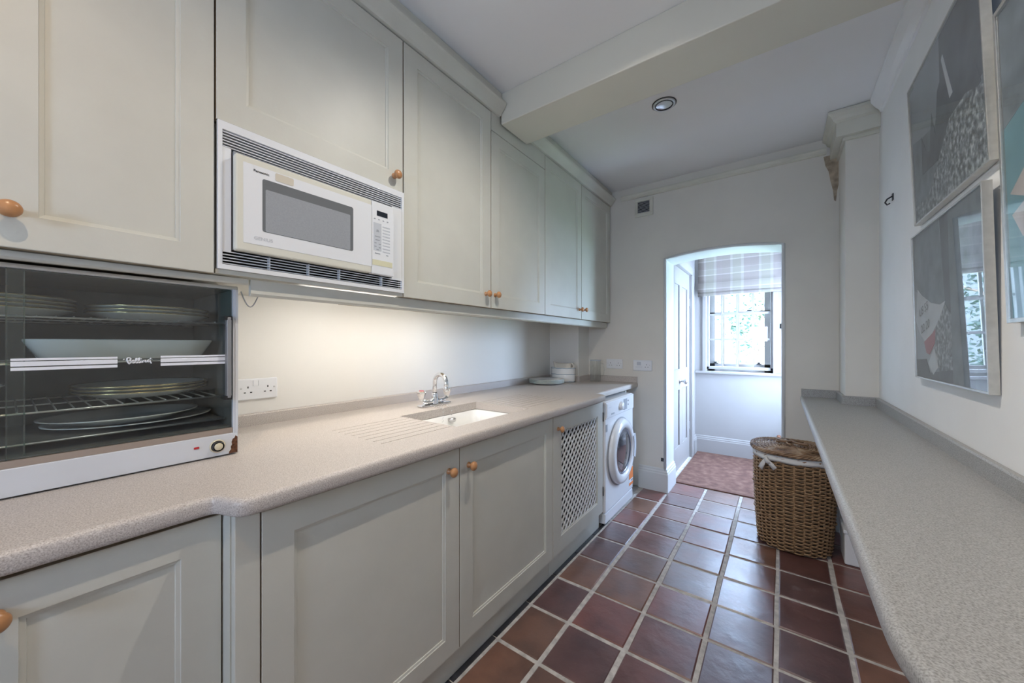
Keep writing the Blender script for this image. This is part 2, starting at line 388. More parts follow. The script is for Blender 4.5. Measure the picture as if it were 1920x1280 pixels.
# arch reveal lining: wall surface with window light put into its cool white
lv = MB(); n = len(aa)
ins = [(AX0+0.006, 0.0)]+[(x+(0.006 if i == 0 else -0.006 if i == 18 else 0), z-0.006) for i, (x, z) in enumerate(arch_pts(AX0, AX1, AZ, 0.034))]+[(AX1-0.006, 0.0)]
for i in range(n-1):
    (a0, b0), (a1, b1), (c0, d0), (c1, d1) = aa[i], aa[i+1], ins[i], ins[i+1]
    lv.add([(a0,YB+.004,b0),(a1,YB+.004,b1),(c1,YB+.004,d1),(c0,YB+.004,d0),(a0,YB+.285,b0),(a1,YB+.285,b1),(c1,YB+.285,d1),(c0,YB+.285,d0)],
           [(3,2,1,0),(4,5,6,7),(0,1,5,4),(2,3,7,6)])
struct(lv.build('lit_reveal_lining', 'gloss_white'))
struct(MB().box(0.315, 2.958, 0, XR, YB, ZC).build('wall_pier', 'wall_paint'))
struct(MB().box(XL, 3.03, 0.9, -1.468, YB, 1.46).build('wall_chase', 'wall_cream'))
# beam across the ceiling
bm_ = MB().box(-1.245, 1.605, 2.45, XR, 1.856, ZC)
struct(bm_.build('trim_3', 'beam_paint', bevel=0.004))
# cornices and rail
CP = [(0, 2.515), (0.012, 2.517), (0.022, 2.527), (0.024, 2.538), (0.03, 2.545), (0.03, 2.556), (0.0, 2.558)]
def cornice(name, path, prof, m='cornice_paint'): return struct(MB().sweep(prof, path).build(name, m))
cornice('trim_4', [(-1.15, YB), (0.25, YB)], [(a, z) for a, z in CP])
CP2 = [(0, 2.505), (0.012, 2.507), (0.014, 2.53), (0.02, 2.54), (0.034, 2.555), (0.05, 2.568), (0.052, 2.582), (0.0, 2.585)]
CPW = [(0, 2.455), (0.012, 2.455), (0.012, 2.475), (0.045, 2.475), (0.045, 2.555), (0.06, 2.565), (0.068, 2.585), (0.085, 2.60), (0.085, ZC-0.004), (0, ZC-0.004)]
cornice('trim_5', [(0.315, YB), (0.315, 2.958), (XR, 2.958)], CPW)
cornice('trim_6', [(XR, 2.865), (XR, YF)], [(0, 2.53), (0.01, 2.532), (0.014, 2.545), (0.03, 2.565), (0.045, 2.59), (0.05, 2.60), (0.05, ZC-0.001), (0, ZC-0.001)], 'ceiling_paint')
# baseboards: back wall left of the arch and round into the reveal
BP = [(0, 0), (0.022, 0), (0.022, 0.15), (0.018, 0.158), (0.018, 0.168), (0.011, 0.178), (0.011, 0.188), (0.004, 0.196), (0, 0.196)]
struct(MB().sweep(BP, [(-0.995, YB), (AX0+0.006, YB), (AX0+0.006, YB+0.27)][0:3]).build('baseboard_back', 'gloss_white'))
struct(MB().sweep(BP, [(AX1-0.006, YB+0.27), (AX1-0.006, YB), (0.315, YB)]).build('baseboard_right', 'gloss_white'))

# ------------------------------------------------------------------ the lobby behind the arch
LX, LR = -0.80, 0.30
poly = [(YB+0.28, 0), (3.60, 0), (3.60, 2.0), (4.44, 2.0), (4.44, 0), (YC+0.3, 0), (YC+0.3, 2.7), (YB+0.28, 2.7)]
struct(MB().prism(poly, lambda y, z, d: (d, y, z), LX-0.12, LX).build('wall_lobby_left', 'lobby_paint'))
GY0, GY1, GZ0, GZ1 = 3.78, 4.48, 0.0, 2.02
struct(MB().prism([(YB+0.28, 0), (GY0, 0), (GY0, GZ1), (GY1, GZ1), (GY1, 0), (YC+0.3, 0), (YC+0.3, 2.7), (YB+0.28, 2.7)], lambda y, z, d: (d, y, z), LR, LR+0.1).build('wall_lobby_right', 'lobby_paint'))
gd_ = struct(bpy.data.objects.new('added_light_door', None)); COL.objects.link(gd_); gd_.location = (LR+.05, GY0, 0)  # glazed door added out of view, to throw daylight into the kitchen
MB().box(LR+.04, GY0, 0.005, LR+.08, GY0+.13, GZ1).box(LR+.04, GY1-.13, 0.005, LR+.08, GY1, GZ1).box(LR+.04, GY0+.13, 0.005, LR+.08, GY1-.13, 0.60).box(LR+.04, GY0+.13, GZ1-.14, LR+.08, GY1-.13, GZ1).build('added_door_frame', 'gloss_white', gd_)
bx_ = MB().box(LR+.055, GY0+.13, 0.60, LR+.06, GY1-.13, GZ1-.14).build('pane', 'window_glass', gd_)
struct(MB().box(LX-0.12, YB+0.28, 2.7, LR+0.1, YC+0.3, 2.8).build('ceiling_lobby', 'ceiling_paint'))
WX0, WX1, WZ0, WZ1 = -0.69, -0.055, 0.955, 2.2
b = MB().box(LX, YC, 0, WX0, YC+0.3, 2.7).box(WX1, YC, 0, LR, YC+0.3, 2.7).box(WX0, YC, 0, WX1, YC+0.3, WZ0-0.03).box(WX0, YC, WZ1, WX1, YC+0.3, 2.7)
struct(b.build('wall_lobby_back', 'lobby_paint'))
struct(MB().sweep(BP, [(LX, 4.545), (LX, YC), (LR, YC)]).build('baseboard_lobby', 'lobby_paint'))
# lobby door
d1 = struct(bpy.data.objects.new('door_1', None)); COL.objects.link(d1); d1.location = (LX-0.02, 3.6, 0)
DX = LX-0.012
DZ = [0.006, 0.22, 0.80, 0.98, 1.84, 1.995]; DY = [3.605, 3.70, 3.965, 4.06, 4.34, 4.435]
b = MB().box(DX-0.035, DY[0], DZ[0], DX-0.012, DY[5], DZ[5])
for (a, c) in ((0, 1), (2, 3), (4, 5)): b.box(DX-0.012, DY[a], DZ[0], DX, DY[c], DZ[5])
for (a, c) in ((0, 1), (2, 3), (4, 5)):
    b.box(DX-0.012, DY[1], DZ[a], DX, DY[2], DZ[c]); b.box(DX-0.012, DY[3], DZ[a], DX, DY[4], DZ[c])
b.build('door_leaf', 'lobby_paint', d1)
for (ya, yb2) in ((DY[1], DY[2]), (DY[3], DY[4])):
    for (za, zb) in ((DZ[1], DZ[2]), (DZ[3], DZ[4])):
        pb = MB().box(DX-0.012, ya, za, DX+0.002, ya+.014, zb).box(DX-0.012, yb2-.014, za, DX+0.002, yb2, zb).box(DX-0.012, ya, za, DX+0.002, yb2, za+.014).box(DX-0.012, ya, zb-.014, DX+0.002, yb2, zb)
        pb.build('panel_moulding', 'lobby_paint', d1, 0.004)
hb = MB().lathe([(0.0, 0), (0.022, 0), (0.022, 0.006), (0.008, 0.008), (0.008, 0.035), (0.020, 0.042), (0.026, 0.055), (0.020, 0.068), (0, 0.072)], (DX, 3.955, 0.87), 'x', 20)
hb.build('door_knob', 'steel', d1)
for z in (0.35, 1.7): bx('hinge', 'steel', d1, DX-.002, 4.43, z-.04, DX+.006, 4.445, z+.04)
tr = MB()
AP = 0.075
tr.box(LX-0.001, 4.44, 0, LX+0.022, 4.44+AP, 2.0).box(LX-0.001, 3.535, 2.0, LX+0.022, 4.44+AP, 2.0+AP)
tr.box(LX-0.001, 3.535, 0, LX+0.022, 3.598, 2.0)
struct(tr.build('trim_7', 'lobby_paint', bevel=0.006))
# carpet
mt = MB().box(-0.772, 3.535, -0.004, LR, YC-0.024, 0.008).build('door_mat', 'carpet')
tag(mt, 'reddish brown carpet mat on the lobby floor below the window', 'carpet')

# lobby window
wn = struct(bpy.data.objects.new('window_1', None)); COL.objects.link(wn); wn.location = (-0.37, YC, 0.93)
WY = YC+0.03
f = MB().box(WX0, WY, WZ0, WX0+.03, WY+.05, WZ1).box(WX1-.03, WY, WZ0, WX1, WY+.05, WZ1).box(WX0, WY, WZ0, WX1, WY+.05, WZ0+.032).box(WX0, WY, WZ1-.03, WX1, WY+.05, WZ1)
f.build('window_frame', 'lobby_paint', wn, 0.004)
# architrave
f = MB().box(WX0-.035, YC-.018, WZ0-.03, WX0+.006, YC+.03, WZ1+.04).box(WX1-.006, YC-.018, WZ0-.03, WX1+.035, YC+.03, WZ1+.04).box(WX0-.035, YC-.018, WZ1-.006, WX1+.035, YC+.03, WZ1+.04)
f.build('architrave', 'lobby_paint', wn, 0.005)
gx = [WX0+.03, -0.532, -0.386, -0.241, WX1-.03]; gz = [WZ0+.032, 1.03, 1.294, 1.577, 1.86, WZ1-.03]
gz = [WZ0+.032, 1.294, 1.577, 1.86, WZ1-.03]
for x in gx[1:4]: bx('glazing_bar', 'lobby_paint', wn, x-.010, WY+.002, gz[0], x+.010, WY+.034, gz[-1])
for z in gz[1:4]: bx('glazing_bar', 'lobby_paint', wn, gx[0], WY+.006, z-.0105, gx[-1], WY+.032, z+.0105)
for i in range(4):
    for j in range(4):
        bx('pane', 'window_glass', wn, gx[i]+.001, WY+.016, gz[j]+.001, gx[i+1]-.001, WY+.019, gz[j+1]-.001)
# outer sash behind the inner one
oy = YC+0.17
f = MB().box(WX0, oy, WZ0-.03, WX0+.07, oy+.04, WZ1).box(WX1-.085, oy, WZ0-.03, WX1, oy+.04, WZ1).box(WX0, oy, WZ0-.03, WX1, oy+.04, WZ0+.06).box(WX0, oy, 1.575, WX1, oy+.04, 1.61)
for x in gx[1:4]: f.box(x-.009, oy+.008, WZ0, x+.009, oy+.034, WZ1)
f.box(WX0, oy+.008, 1.285, WX1, oy+.034, 1.303)
f.build('outer_sash', 'lobby_paint', wn)
f = MB().box(WX0, YC+.08, WZ0-.06, WX1, YC+.32, WZ0-.028); f.build('outer_sill', 'lobby_paint', wn)
for x in (-0.61, -0.19):
    MB().box(x-.024, oy-.016, WZ0+.06, x+.024, oy, WZ0+.068).box(x-.012, oy-.02, WZ0+.066, x+.012, oy-.004, WZ0+.084).build('sash_lift', 'dark_metal', wn)
MB().box(-0.30, oy-.014, 1.61, -0.24, oy+.01, 1.622).build('sash_catch', 'dark_metal', wn)
MB().box(-0.052, WY-.02, 1.26, -0.040, WY+.0, 1.30).build('window_latch', 'dark_metal', wn)
MB().box(LX+.002, YC-.045, 0.908, LR, YC+.03, 0.935).build('window_sill', 'lobby_paint', wn, 0.006)
# blind
bl = thing('roman_blind', (-0.375, YC-0.06, 1.79), 'beige and white plaid fabric roman blind half lowered over the lobby window', 'blind')
prof = [(0, 2.42)]+[(0.004*math.sin(z*40), z) for z in [2.42-0.03*k for k in range(1, 17)]]+[(-0.004, 1.93), (-0.012, 1.90), (-0.020, 1.85), (-0.018, 1.825), (-0.006, 1.82), (-0.016, 1.815), (-0.024, 1.80), (-0.02, 1.785), (-0.004, 1.782), (0.004, 1.80)]
f = MB(); X0b, X1b = -0.762, 0.012; vs = []; N_ = 10
for y, z in prof:
    for k in range(N_+1):
        t = k/N_; vs.append((X0b+(X1b-X0b)*t, YC-0.05+y+0.004*math.sin(t*7+z*9), z+0.006*math.sin(t*PI)*(1 if z < 2.0 else 0)))
fs = [(i*(N_+1)+k, i*(N_+1)+k+1, (i+1)*(N_+1)+k+1, (i+1)*(N_+1)+k) for i in range(len(prof)-1) for k in range(N_)]
f.add(vs, fs, True); o = f.build('fabric', 'plaid', bl); sd = o.modifiers.new('th', 'SOLIDIFY'); sd.thickness = 0.003
bx('headrail', 'gloss_white', bl, X0b, YC-.045, 2.40, X1b, YC-.001, 2.44)
bx('bottom_bar', 'ivory', bl, X0b, YC-.062, 1.783, X1b, YC-.052, 1.797)
# small fittings
dsx = thing('door_stop', (-0.012, YC-0.02, 0.28), 'small brown round door stop low on the lobby wall', 'door stop')
MB().lathe([(0, 0), (0.018, 0), (0.018, -0.01), (0.013, -0.04), (0.016, -0.05), (0, -0.052)], (-0.012, YC-0.001, 0.28), 'y', 14).build('knob', 'terracotta_stop', dsx)
bp_ = thing('latch_plate', (AX1-.008, 3.36, 1.37), 'small brass latch plate on the right side of the arch reveal', 'latch')
MB().box(AX1-.012, 3.34, 1.345, AX1-.006, 3.38, 1.40).build('plate', 'brass', bp_, 0.002)
MB().box(AX1-.022, 3.355, 1.355, AX1-.012, 3.368, 1.39).build('bolt', 'dark_metal', bp_)

ct = thing('door_catch', (-0.80, YB, 0.268), 'small dark metal catch low on the arch wall beside the opening', 'catch')
MB().box(-0.812, YB-.006, 0.255, -0.788, YB-.0005, 0.282).build('plate', 'dark_metal', ct)
MB().tube([(-0.802, YB-.006, 0.268), (-0.802, YB-.022, 0.268), (-0.79, YB-.028, 0.268)], .005, 8).build('prong', 'dark_metal', ct)
# garden outside
struct(MB().box(-9, 5.05, -0.4, 9, 16, -0.3).build('ground', 'lawn'))
def tree(loc, h, rx, nl, label, seed):
    rr = random.Random(seed)
    t = thing('garden_tree', loc, label, 'tree', 'garden trees')
    x, y, z = loc
    tb = MB(); tb.tube([(x, y, z), (x+.05, y, z+h*.4), (x-.03, y+.05, z+h*.8)], [0.09, 0.07, 0.03], 8)
    for k in range(6):
        a = rr.uniform(0, 6.28); tb.tube([(x, y, z+h*(.3+.08*k)), (x+math.cos(a)*rx*.5, y+math.sin(a)*rx*.5, z+h*(.45+.08*k)), (x+math.cos(a)*rx*.9, y+math.sin(a)*rx*.9, z+h*(.5+.08*k))], [0.03, 0.02, 0.008], 6)
    tb.build('trunk', 'bark', t)
    lb = MB()
    for c in range(int(nl/26)):
        a = rr.uniform(0, 6.28); q = rr.random()**.5; e = rr.uniform(-1, 1)
        cx = x+math.cos(a)*rx*q*math.sqrt(1-e*e*.6); cy = y+math.sin(a)*rx*q*math.sqrt(1-e*e*.6); cz = z+h*.62+e*h*.42
        for k in range(26):
            p = Vector((cx+rr.gauss(0, .14), cy+rr.gauss(0, .14), cz+rr.gauss(0, .12)))
            u = Vector((rr.uniform(-1,1), rr.uniform(-1,1), rr.uniform(-.6,.6))).normalized()*rr.uniform(.03, .055)
            w = u.cross(Vector((rr.uniform(-1,1), rr.uniform(-1,1), rr.uniform(-1,1)))).normalized()*.02
            lb.add([p-u, p+w, p+u, p-w], [(0, 1, 2, 3)])
    o = lb.build('foliage', 'leaf', t); o['kind'] = 'stuff'
gw = MB().box(-9, 12.0, -0.3, 6, 12.25, 5.2).build('added_backdrop', 'backdrop_wall'); tag(gw, 'added backdrop wall far outside behind the trees, hiding the bright sky', 'wall')  # added to dim the view through the lobby window
tree((-1.75, 8.2, -0.3), 2.6, 0.55, 1500, 'leafy green shrub outside, at the left of the lobby window', 3)
tree((-0.72, 7.3, -0.3), 2.5, 0.34, 500, 'low loose green bush outside behind the lower window panes', 11)
tree((-0.35, 9.3, -0.3), 4.3, 0.75, 900, 'tall loose green tree outside behind the upper window panes', 5)

# ------------------------------------------------------------------ cabinets
def door_frame(name, parent, xf, y0, y1, z0, z1, w=0.07, th=0.02):
    rings = [(0, -th), (0, -.0016), (.0016, 0), (w, 0), (w+.001, -.003), (w+.008, -.0045), (w+.009, -.008), (w+.009, -th)]
    vs = []
    for off, d in rings: vs += [(xf+d, y0+off, z0+off), (xf+d, y1-off, z0+off), (xf+d, y1-off, z1-off), (xf+d, y0+off, z1-off)]
    fs = []
    for i in range(len(rings)):
        j = (i+1) % len(rings)
        for k in range(4): fs.append((i*4+k, i*4+(k+1) % 4, j*4+(k+1) % 4, j*4+k))
    o = MB().add(vs, fs).build(name, 'cream_cabinet', parent)
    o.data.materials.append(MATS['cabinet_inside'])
    for p in list(o.data.polygons)[:4]: p.material_index = 1      # outer edge darker, shade of the door gaps put into its colour
    return o
KNOB = None
def knob(parent, x, y, z, s=1.0):
    global KNOB
    if KNOB is None:
        b = MB().lathe([(0, -.002), (.0105, -.002), (.0115, 0), (.0105, .004), (.0068, .008), (.006, .014), (.0085, .018), (.0155, .021), (.0175, .026), (.0165, .031), (.011, .0355), (.004, .037), (0, .0372)], (0,0,0), 'x', 24)
        KNOB = b.mesh('knob'); KNOB.materials.append(MATS['beech'])
    o = bpy.data.objects.new('knob', KNOB); COL.objects.link(o); o.parent = parent
    o.location = Vector((x, y, z))-origin_of(parent); o.scale = (s, s, s); o['label'] = 'turned beech wood knob'
def shaker(parent, xf, y0, y1, z0, z1, kn=None, w=0.07):
    d = door_frame('door', parent, xf, y0, y1, z0, z1, w)
    bx('panel', 'cream_cabinet', d, xf-.0165, y0+w+.007, z0+w+.007, xf-.0075, y1-w-.007, z1-w-.007)
    if kn: knob(d, xf, kn[0], kn[1])
    return d
UX, G = -1.255, 0.0024
ZB, ZT = 1.435, 2.49
def upper(label, y0, y1, zb, doors, zt=ZT):
    t = thing('wall_cabinet', (-1.5, (y0+y1)/2, zb), label, 'cabinet', 'cream wall cabinets')
    bx('body', 'cabinet_inside', t, XL+.002, y0+.0005, zb, UX-.034, y1-.0005, zt)
    for (a, c, kn) in doors: shaker(t, UX, a+G, c-G, zb, zt-.002, kn)
    return t
upper('cream wall cabinet at far left above the plate warmer', -0.41, 0.337, ZB, [(-0.41, -0.034, None), (-0.034, 0.337, (0.002, 1.508))])
upper('short cream wall cabinet directly above the built-in microwave', 0.337, 0.962, 1.862, [(0.337, 0.962, (0.917, 1.916))])
upper('tall cream wall cabinet right of the microwave', 0.962, 1.532, ZB, [(0.962, 1.532, (1.487, 1.505))])
t = upper('cream wall cabinet under the ceiling beam with a filler strip on top', 1.532, 2.093, ZB, [(1.532, 2.093, (1.566, 1.507))], 2.392)
bx('filler_panel', 'cream_cabinet', t, UX-.03, 1.534, 2.394, UX-.001, 2.091, 2.56)
upper('cream wall cabinet between beam and end cabinet, knob at right', 2.093, 2.645, ZB, [(2.093, 2.645, (2.608, 1.507))])
upper('last cream wall cabinet against the arch wall, knob at left', 2.645, 3.245, ZB, [(2.645, 3.245, (2.683, 1.51))])
# microwave housing
t = thing('oven_housing', (-1.5, 0.65, 1.435), 'cream cabinet housing framing the built-in microwave', 'cabinet')
MB().box(XL+.002, 0.3385, 1.437, UX-.004, 0.961, 1.449).box(XL+.002, 0.3385, 1.449, UX-.03, 0.346, 1.86).box(XL+.002, 0.953, 1.449, UX-.03, 0.961, 1.86).box(XL+.002, 0.346, 1.449, XL+.01, 0.953, 1.86).build('shell', 'cream_cabinet', t)
# cornice on the cabinets
CC = [(0.0, 2.4925), (0.012, 2.4935), (0.020, 2.505), (0.036, 2.522), (0.048, 2.536), (0.052, 2.545), (0.052, 2.553), (0.020, 2.558), (0.018, 2.616), (-0.03, 2.616), (-0.03, 2.4925)]
for nm, ya, yb2, lab in (('cabinet_cornice', -0.41, 1.6, 'cream moulded cornice above wall cabinets on near side of beam'), ('cabinet_cornice', 1.86, 3.242, 'cream moulded cornice above wall cabinets on far side of beam')):
    c = thing(nm, (UX, (ya+yb2)/2, 2.4925), lab, 'cornice')
    MB().sweep(CC, [(UX, ya), (UX, yb2)]).build('moulding', 'cream_cabinet', c)
# light pelmet
pl = thing('light_pelmet', (-1.29, 1.6, 1.385), 'cream pelmet strip running along the underside of the wall cabinets', 'pelmet')
MB().sweep([(0, 1.385), (0.010, 1.385), (0.016, 1.392), (0.016, 1.4335), (0, 1.4335)], [(-1.298, 0.43), (-1.298, 3.225)]).build('strip', 'cream_cabinet', pl)
MB().sweep([(0, 1.4165), (0.016, 1.4165), (0.020, 1.421), (0.020, 1.4335), (0, 1.4335)], [(-1.305, -0.41), (-1.305, 0.425)]).build('warmer_strip', 'cream_cabinet', pl)
# under-cabinet strip light and its loop of cable
ul = thing('strip_light', (-1.42, 1.05, 1.41), 'slim strip light under the wall cabinets above the sink', 'light')
bx('housing', 'white_plastic', ul, -1.45, 0.62, 1.4225, -1.40, 1.62, 1.4345)
bx('diffuser', 'strip_glow', ul, -1.445, 0.64, 1.412, -1.405, 1.60, 1.4224)
cb = thing('cable', (-1.70, 0.6, 1.36), 'thin grey loop of cable hanging beside the plate warmer', 'cable')
MB().tube([(-1.60, 0.505+0.06*k/12, 1.434-0.055*math.sin(PI*k/12)) for k in range(13)], 0.0022, 8).build('wire', 'mid_grey', cb)

# base cabinets
LX2, LX1 = -0.965, -1.03
t = thing('base_cabinet', (-1.4, -0.1, 0), 'cream base cabinet at bottom left below the plate warmer', 'cabinet', 'cream base cabinets')
bx('body', 'cream_cabinet', t, XL+.002, -0.415, 0.105, LX1-.022, 0.288, 0.862)
shaker(t, LX1, -0.415, -0.062, 0.108, 0.853); shaker(t, LX1, -0.059, 0.288, 0.108, 0.853, (-0.012, 0.797))
MB().box(-1.08, -0.415, 0.001, -1.06, 0.288, 0.104).build('plinth', 'cream_cabinet', t)
t = thing('base_cabinet', (-1.35, 1.0, 0), 'wide cream double-door base cabinet under the sink', 'cabinet', 'cream base cabinets')
MB().box(XL+.002, 0.291, 0.105, LX2-.022, 0.345, 0.862).box(XL+.002, 1.676, 0.105, LX2-.022, 1.690, 0.862).box(XL+.002, 0.345, 0.105, LX2-.022, 1.676, 0.12).box(XL+.002, 0.345, 0.12, XL+.01, 1.676, 0.862).build('body', 'cream_cabinet', t)
MB().box(LX2-.021, 0.293, 0.003, LX2, 0.3425, 0.862).build('pilaster', 'cream_cabinet', t, 0.002)
shaker(t, LX2, 0.3455, 0.9915, 0.110, 0.853, (0.938, 0.782)); shaker(t, LX2, 0.9945, 1.689, 0.110, 0.853, (1.042, 0.778))
bx('plinth', 'cream_cabinet', t, -1.01, 0.345, 0.001, -0.993, 1.690, 0.104)
# lattice door cabinet
t = thing('lattice_cabinet', (-1.35, 2.03, 0), 'cream base cabinet with a white diamond lattice door beside the washing machine', 'cabinet', 'cream base cabinets')
MB().box(XL+.002, 1.692, 0.105, LX2-.022, 1.706, 0.862).box(XL+.002, 2.348, 0.105, LX2-.022, 2.362, 0.862).box(XL+.002, 1.706, 0.105, LX2-.022, 2.348, 0.12).box(XL+.002, 1.706, 0.12, XL+.01, 2.348, 0.862).build('body', 'cream_cabinet', t)
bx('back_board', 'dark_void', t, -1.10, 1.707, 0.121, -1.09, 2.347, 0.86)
bx('plinth', 'cream_cabinet', t, -1.01, 1.692, 0.001, -0.993, 2.362, 0.104)
dy0, dy1, dz0, dz1, dw = 1.693, 2.360, 0.110, 0.853, 0.085
d = door_frame('door', t, LX2, dy0, dy1, dz0, dz1, dw)
knob(d, LX2, 1.745, 0.785)
for z in (0.25, 0.75): MB().tube([(LX2+.002, 2.362, z-.03), (LX2+.002, 2.362, z+.03)], .004, 8).build('hinge', 'dark_metal', d)
ly0, ly1, lz0, lz1 = dy0+dw+.004, dy1-dw-.004, dz0+dw+.004, dz1-dw-.004
def clip(py, pz, dy, dz):
    t0, t1 = -9, 9
    for p, q, lo, hi in ((py, dy, ly0, ly1), (pz, dz, lz0, lz1)):
        a, b2 = (lo-p)/q, (hi-p)/q
        t0 = max(t0, min(a, b2)); t1 = min(t1, max(a, b2))
    return (t0, t1) if t1-t0 > 0.02 else None
c45 = math.sqrt(.5)
for sgn in (1, -1):
    for k in range(-24, 25):
        py, pz = (ly0+ly1)/2+k*0.048, (lz0+lz1)/2
        cl = clip(py, pz, c45, sgn*c45)
        if not cl: continue
        m_ = (cl[0]+cl[1])/2; h = (cl[1]-cl[0])/2+.004
        xx = LX2-.008 if sgn > 0 else LX2-.0125
        MB().obox((xx, py+c45*m_, pz+sgn*c45*m_), (0.0022, 0, 0), (0, c45*h, sgn*c45*h), (0, -sgn*c45*.0058, c45*.0058)).build('slat', 'gloss_white', d)

# ------------------------------------------------------------------ worktop with sink cut-out and drainer grooves
ZW = 0.905; TH = 0.040
SX0, SX1, SY0, SY1 = -1.43, -1.062, 1.075, 1.605
wt = thing('worktop', (-1.35, 1.4, 0.865), 'long speckled beige worktop with drainer grooves along the left wall', 'worktop')
XU = XL+.0015; XS = -1.04
gy = [(0.74, SY0-.004), (SY1+.004, 2.02)]
groove_x = [SX0+.03+k*0.045 for k in range(8)]
xb = sorted(set([XU, SX0, SX1, XS]+[g for gg in groove_x for g in (gg-.0022, gg+.0022)]))
yb = sorted(set([-0.415, 0.74, SY0, SY1, 2.02, YB-.002]))
yb = sorted(set(yb+[SY0-.006, SY1+.006]))
f = MB()
def inside(x, y): return SX0 < x < SX1 and SY0 < y < SY1
def isgroove(x, y):
    if not any(abs(x-g) < .0022 for g in groove_x): return False
    return 0.74 < y < SY0-.006 or SY1+.006 < y < 2.02
for i in range(len(xb)-1):
    for j in range(len(yb)-1):
        xa, xc, ya, yc = xb[i], xb[i+1], yb[j], yb[j+1]; cx, cy = (xa+xc)/2, (ya+yc)/2
        if inside(cx, cy): continue
        z = ZW-.0018 if isgroove(cx, cy) else ZW
        f.add([(xa,ya,z),(xc,ya,z),(xc,yc,z),(xa,yc,z)], [(0,1,2,3)])
        if z < ZW:
            f.add([(xa,ya,z),(xa,yc,z),(xa,yc,ZW),(xa,ya,ZW)], [(0,1,2,3)]); f.add([(xc,ya,z),(xc,yc,z),(xc,yc,ZW),(xc,ya,ZW)], [(0,1,2,3)])
            f.add([(xa,ya,z),(xc,ya,z),(xc,ya,ZW),(xa,ya,ZW)], [(0,1,2,3)]); f.add([(xa,yc,z),(xc,yc,z),(xc,yc,ZW),(xa,yc,ZW)], [(0,1,2,3)])
        f.add([(xa,ya,ZW-TH),(xa,yc,ZW-TH),(xc,yc,ZW-TH),(xc,ya,ZW-TH)], [(0,1,2,3)])
for (xa, ya, xc, yc) in ((SX0,SY0,SX1,SY0),(SX1,SY0,SX1,SY1),(SX1,SY1,SX0,SY1),(SX0,SY1,SX0,SY0)):
    f.add([(xa,ya,ZW),(xc,yc,ZW),(xc,yc,ZW-TH),(xa,ya,ZW-TH)], [(0,1,2,3)])
def smooth_path(pts, r_, n=5):
    out = [Vector(pts[0])]
    for i in range(1, len(pts)-1):
        p = Vector(pts[i]); a = (Vector(pts[i-1])-p); c = (Vector(pts[i+1])-p)
        rr = min(r_, a.length*.49, c.length*.49); a.normalize(); c.normalize(); A = p+a*rr; C = p+c*rr
        for k in range(n+1):
            tt = k/n; out.append(A*(1-tt)**2+p*2*tt*(1-tt)+C*tt**2)
    out.append(Vector(pts[-1])); return out
front = smooth_path([(-1.022, -0.415), (-1.022, 0.276), (-0.945, 0.302), (-0.945, 2.335), (-1.022, 2.355), (-1.022, YB-.002)], 0.022)
# flat infill between straight back line and the edge path, then a bullnose
poly = [(p.x, p.y) for p in front]+[(XS, YB-.002), (XS, -0.415)]
n = len(poly)
f.add([(x, y, ZW) for x, y in poly], [tuple(range(n))]); f.add([(x, y, ZW-TH) for x, y in poly], [tuple(range(n-1, -1, -1))])
pr_ = [(0, ZW), (.006, ZW-.0008), (.0105, ZW-.0035), (.0135, ZW-.008), (.0145, ZW-.014), (.0145, ZW-TH+.009), (.0125, ZW-TH+.003), (.008, ZW-TH), (0, ZW-TH)]
f.sweep(pr_, [(p.x, p.y) for p in front], closed_prof=False, smooth=True)
f.build('slab', 'worktop', wt)
# upstand: along the left wall, round the chase, along the back wall
US = [(0, ZW-.001), (0.016, ZW-.001), (0.016, ZW+.045), (0.012, ZW+.05), (0, ZW+.05)]
MB().sweep(US, [(XU, 0.43), (XU, 3.0285), (-1.4665, 3.0285), (-1.4665, YB-.0015), (-1.01, YB-.0015)]).build('upstand', 'worktop', wt)
# sink basin
sk = thing('sink', (-1.25, 1.34, 0.68), 'white ceramic undermount sink set below the worktop', 'sink')
rings = [(0.030, ZW-TH-.002), (0.004, ZW-TH-.002), (-0.004, ZW-TH-.004), (-0.010, 0.80), (-0.022, 0.70), (-0.045, 0.685)]
vs = []
def rrect(off, z, rad=0.05, n=5):
    x0, x1, y0, y1 = SX0-off, SX1+off, SY0-off, SY1+off; out = []
    for (cx, cy, a0) in ((x1-rad, y1-rad, 0), (x0+rad, y1-rad, 90), (x0+rad, y0+rad, 180), (x1-rad, y0+rad, 270)):
        for k in range(n+1):
            a = math.radians(a0+90*k/n); out.append((cx+rad*math.cos(a), cy+rad*math.sin(a), z))
    return out
for off, z in rings: vs += rrect(off, z)
m_ = 24; fs = [(i*m_+k, i*m_+(k+1) % m_, (i+1)*m_+(k+1) % m_, (i+1)*m_+k) for i in range(len(rings)-1) for k in range(m_)]
fs.append(tuple((len(rings)-1)*m_+k for k in range(m_)))
o = MB().add(vs, fs, True).build('basin', 'ceramic', sk); sd = o.modifiers.new('th', 'SOLIDIFY'); sd.thickness = 0.008; sd.offset = -1
MB().lathe([(0, .6865), (.02, .6865), (.034, .689), (.036, .6855)], (-1.25, 1.34, 0), 'z', 24).build('drain', 'chrome', sk)
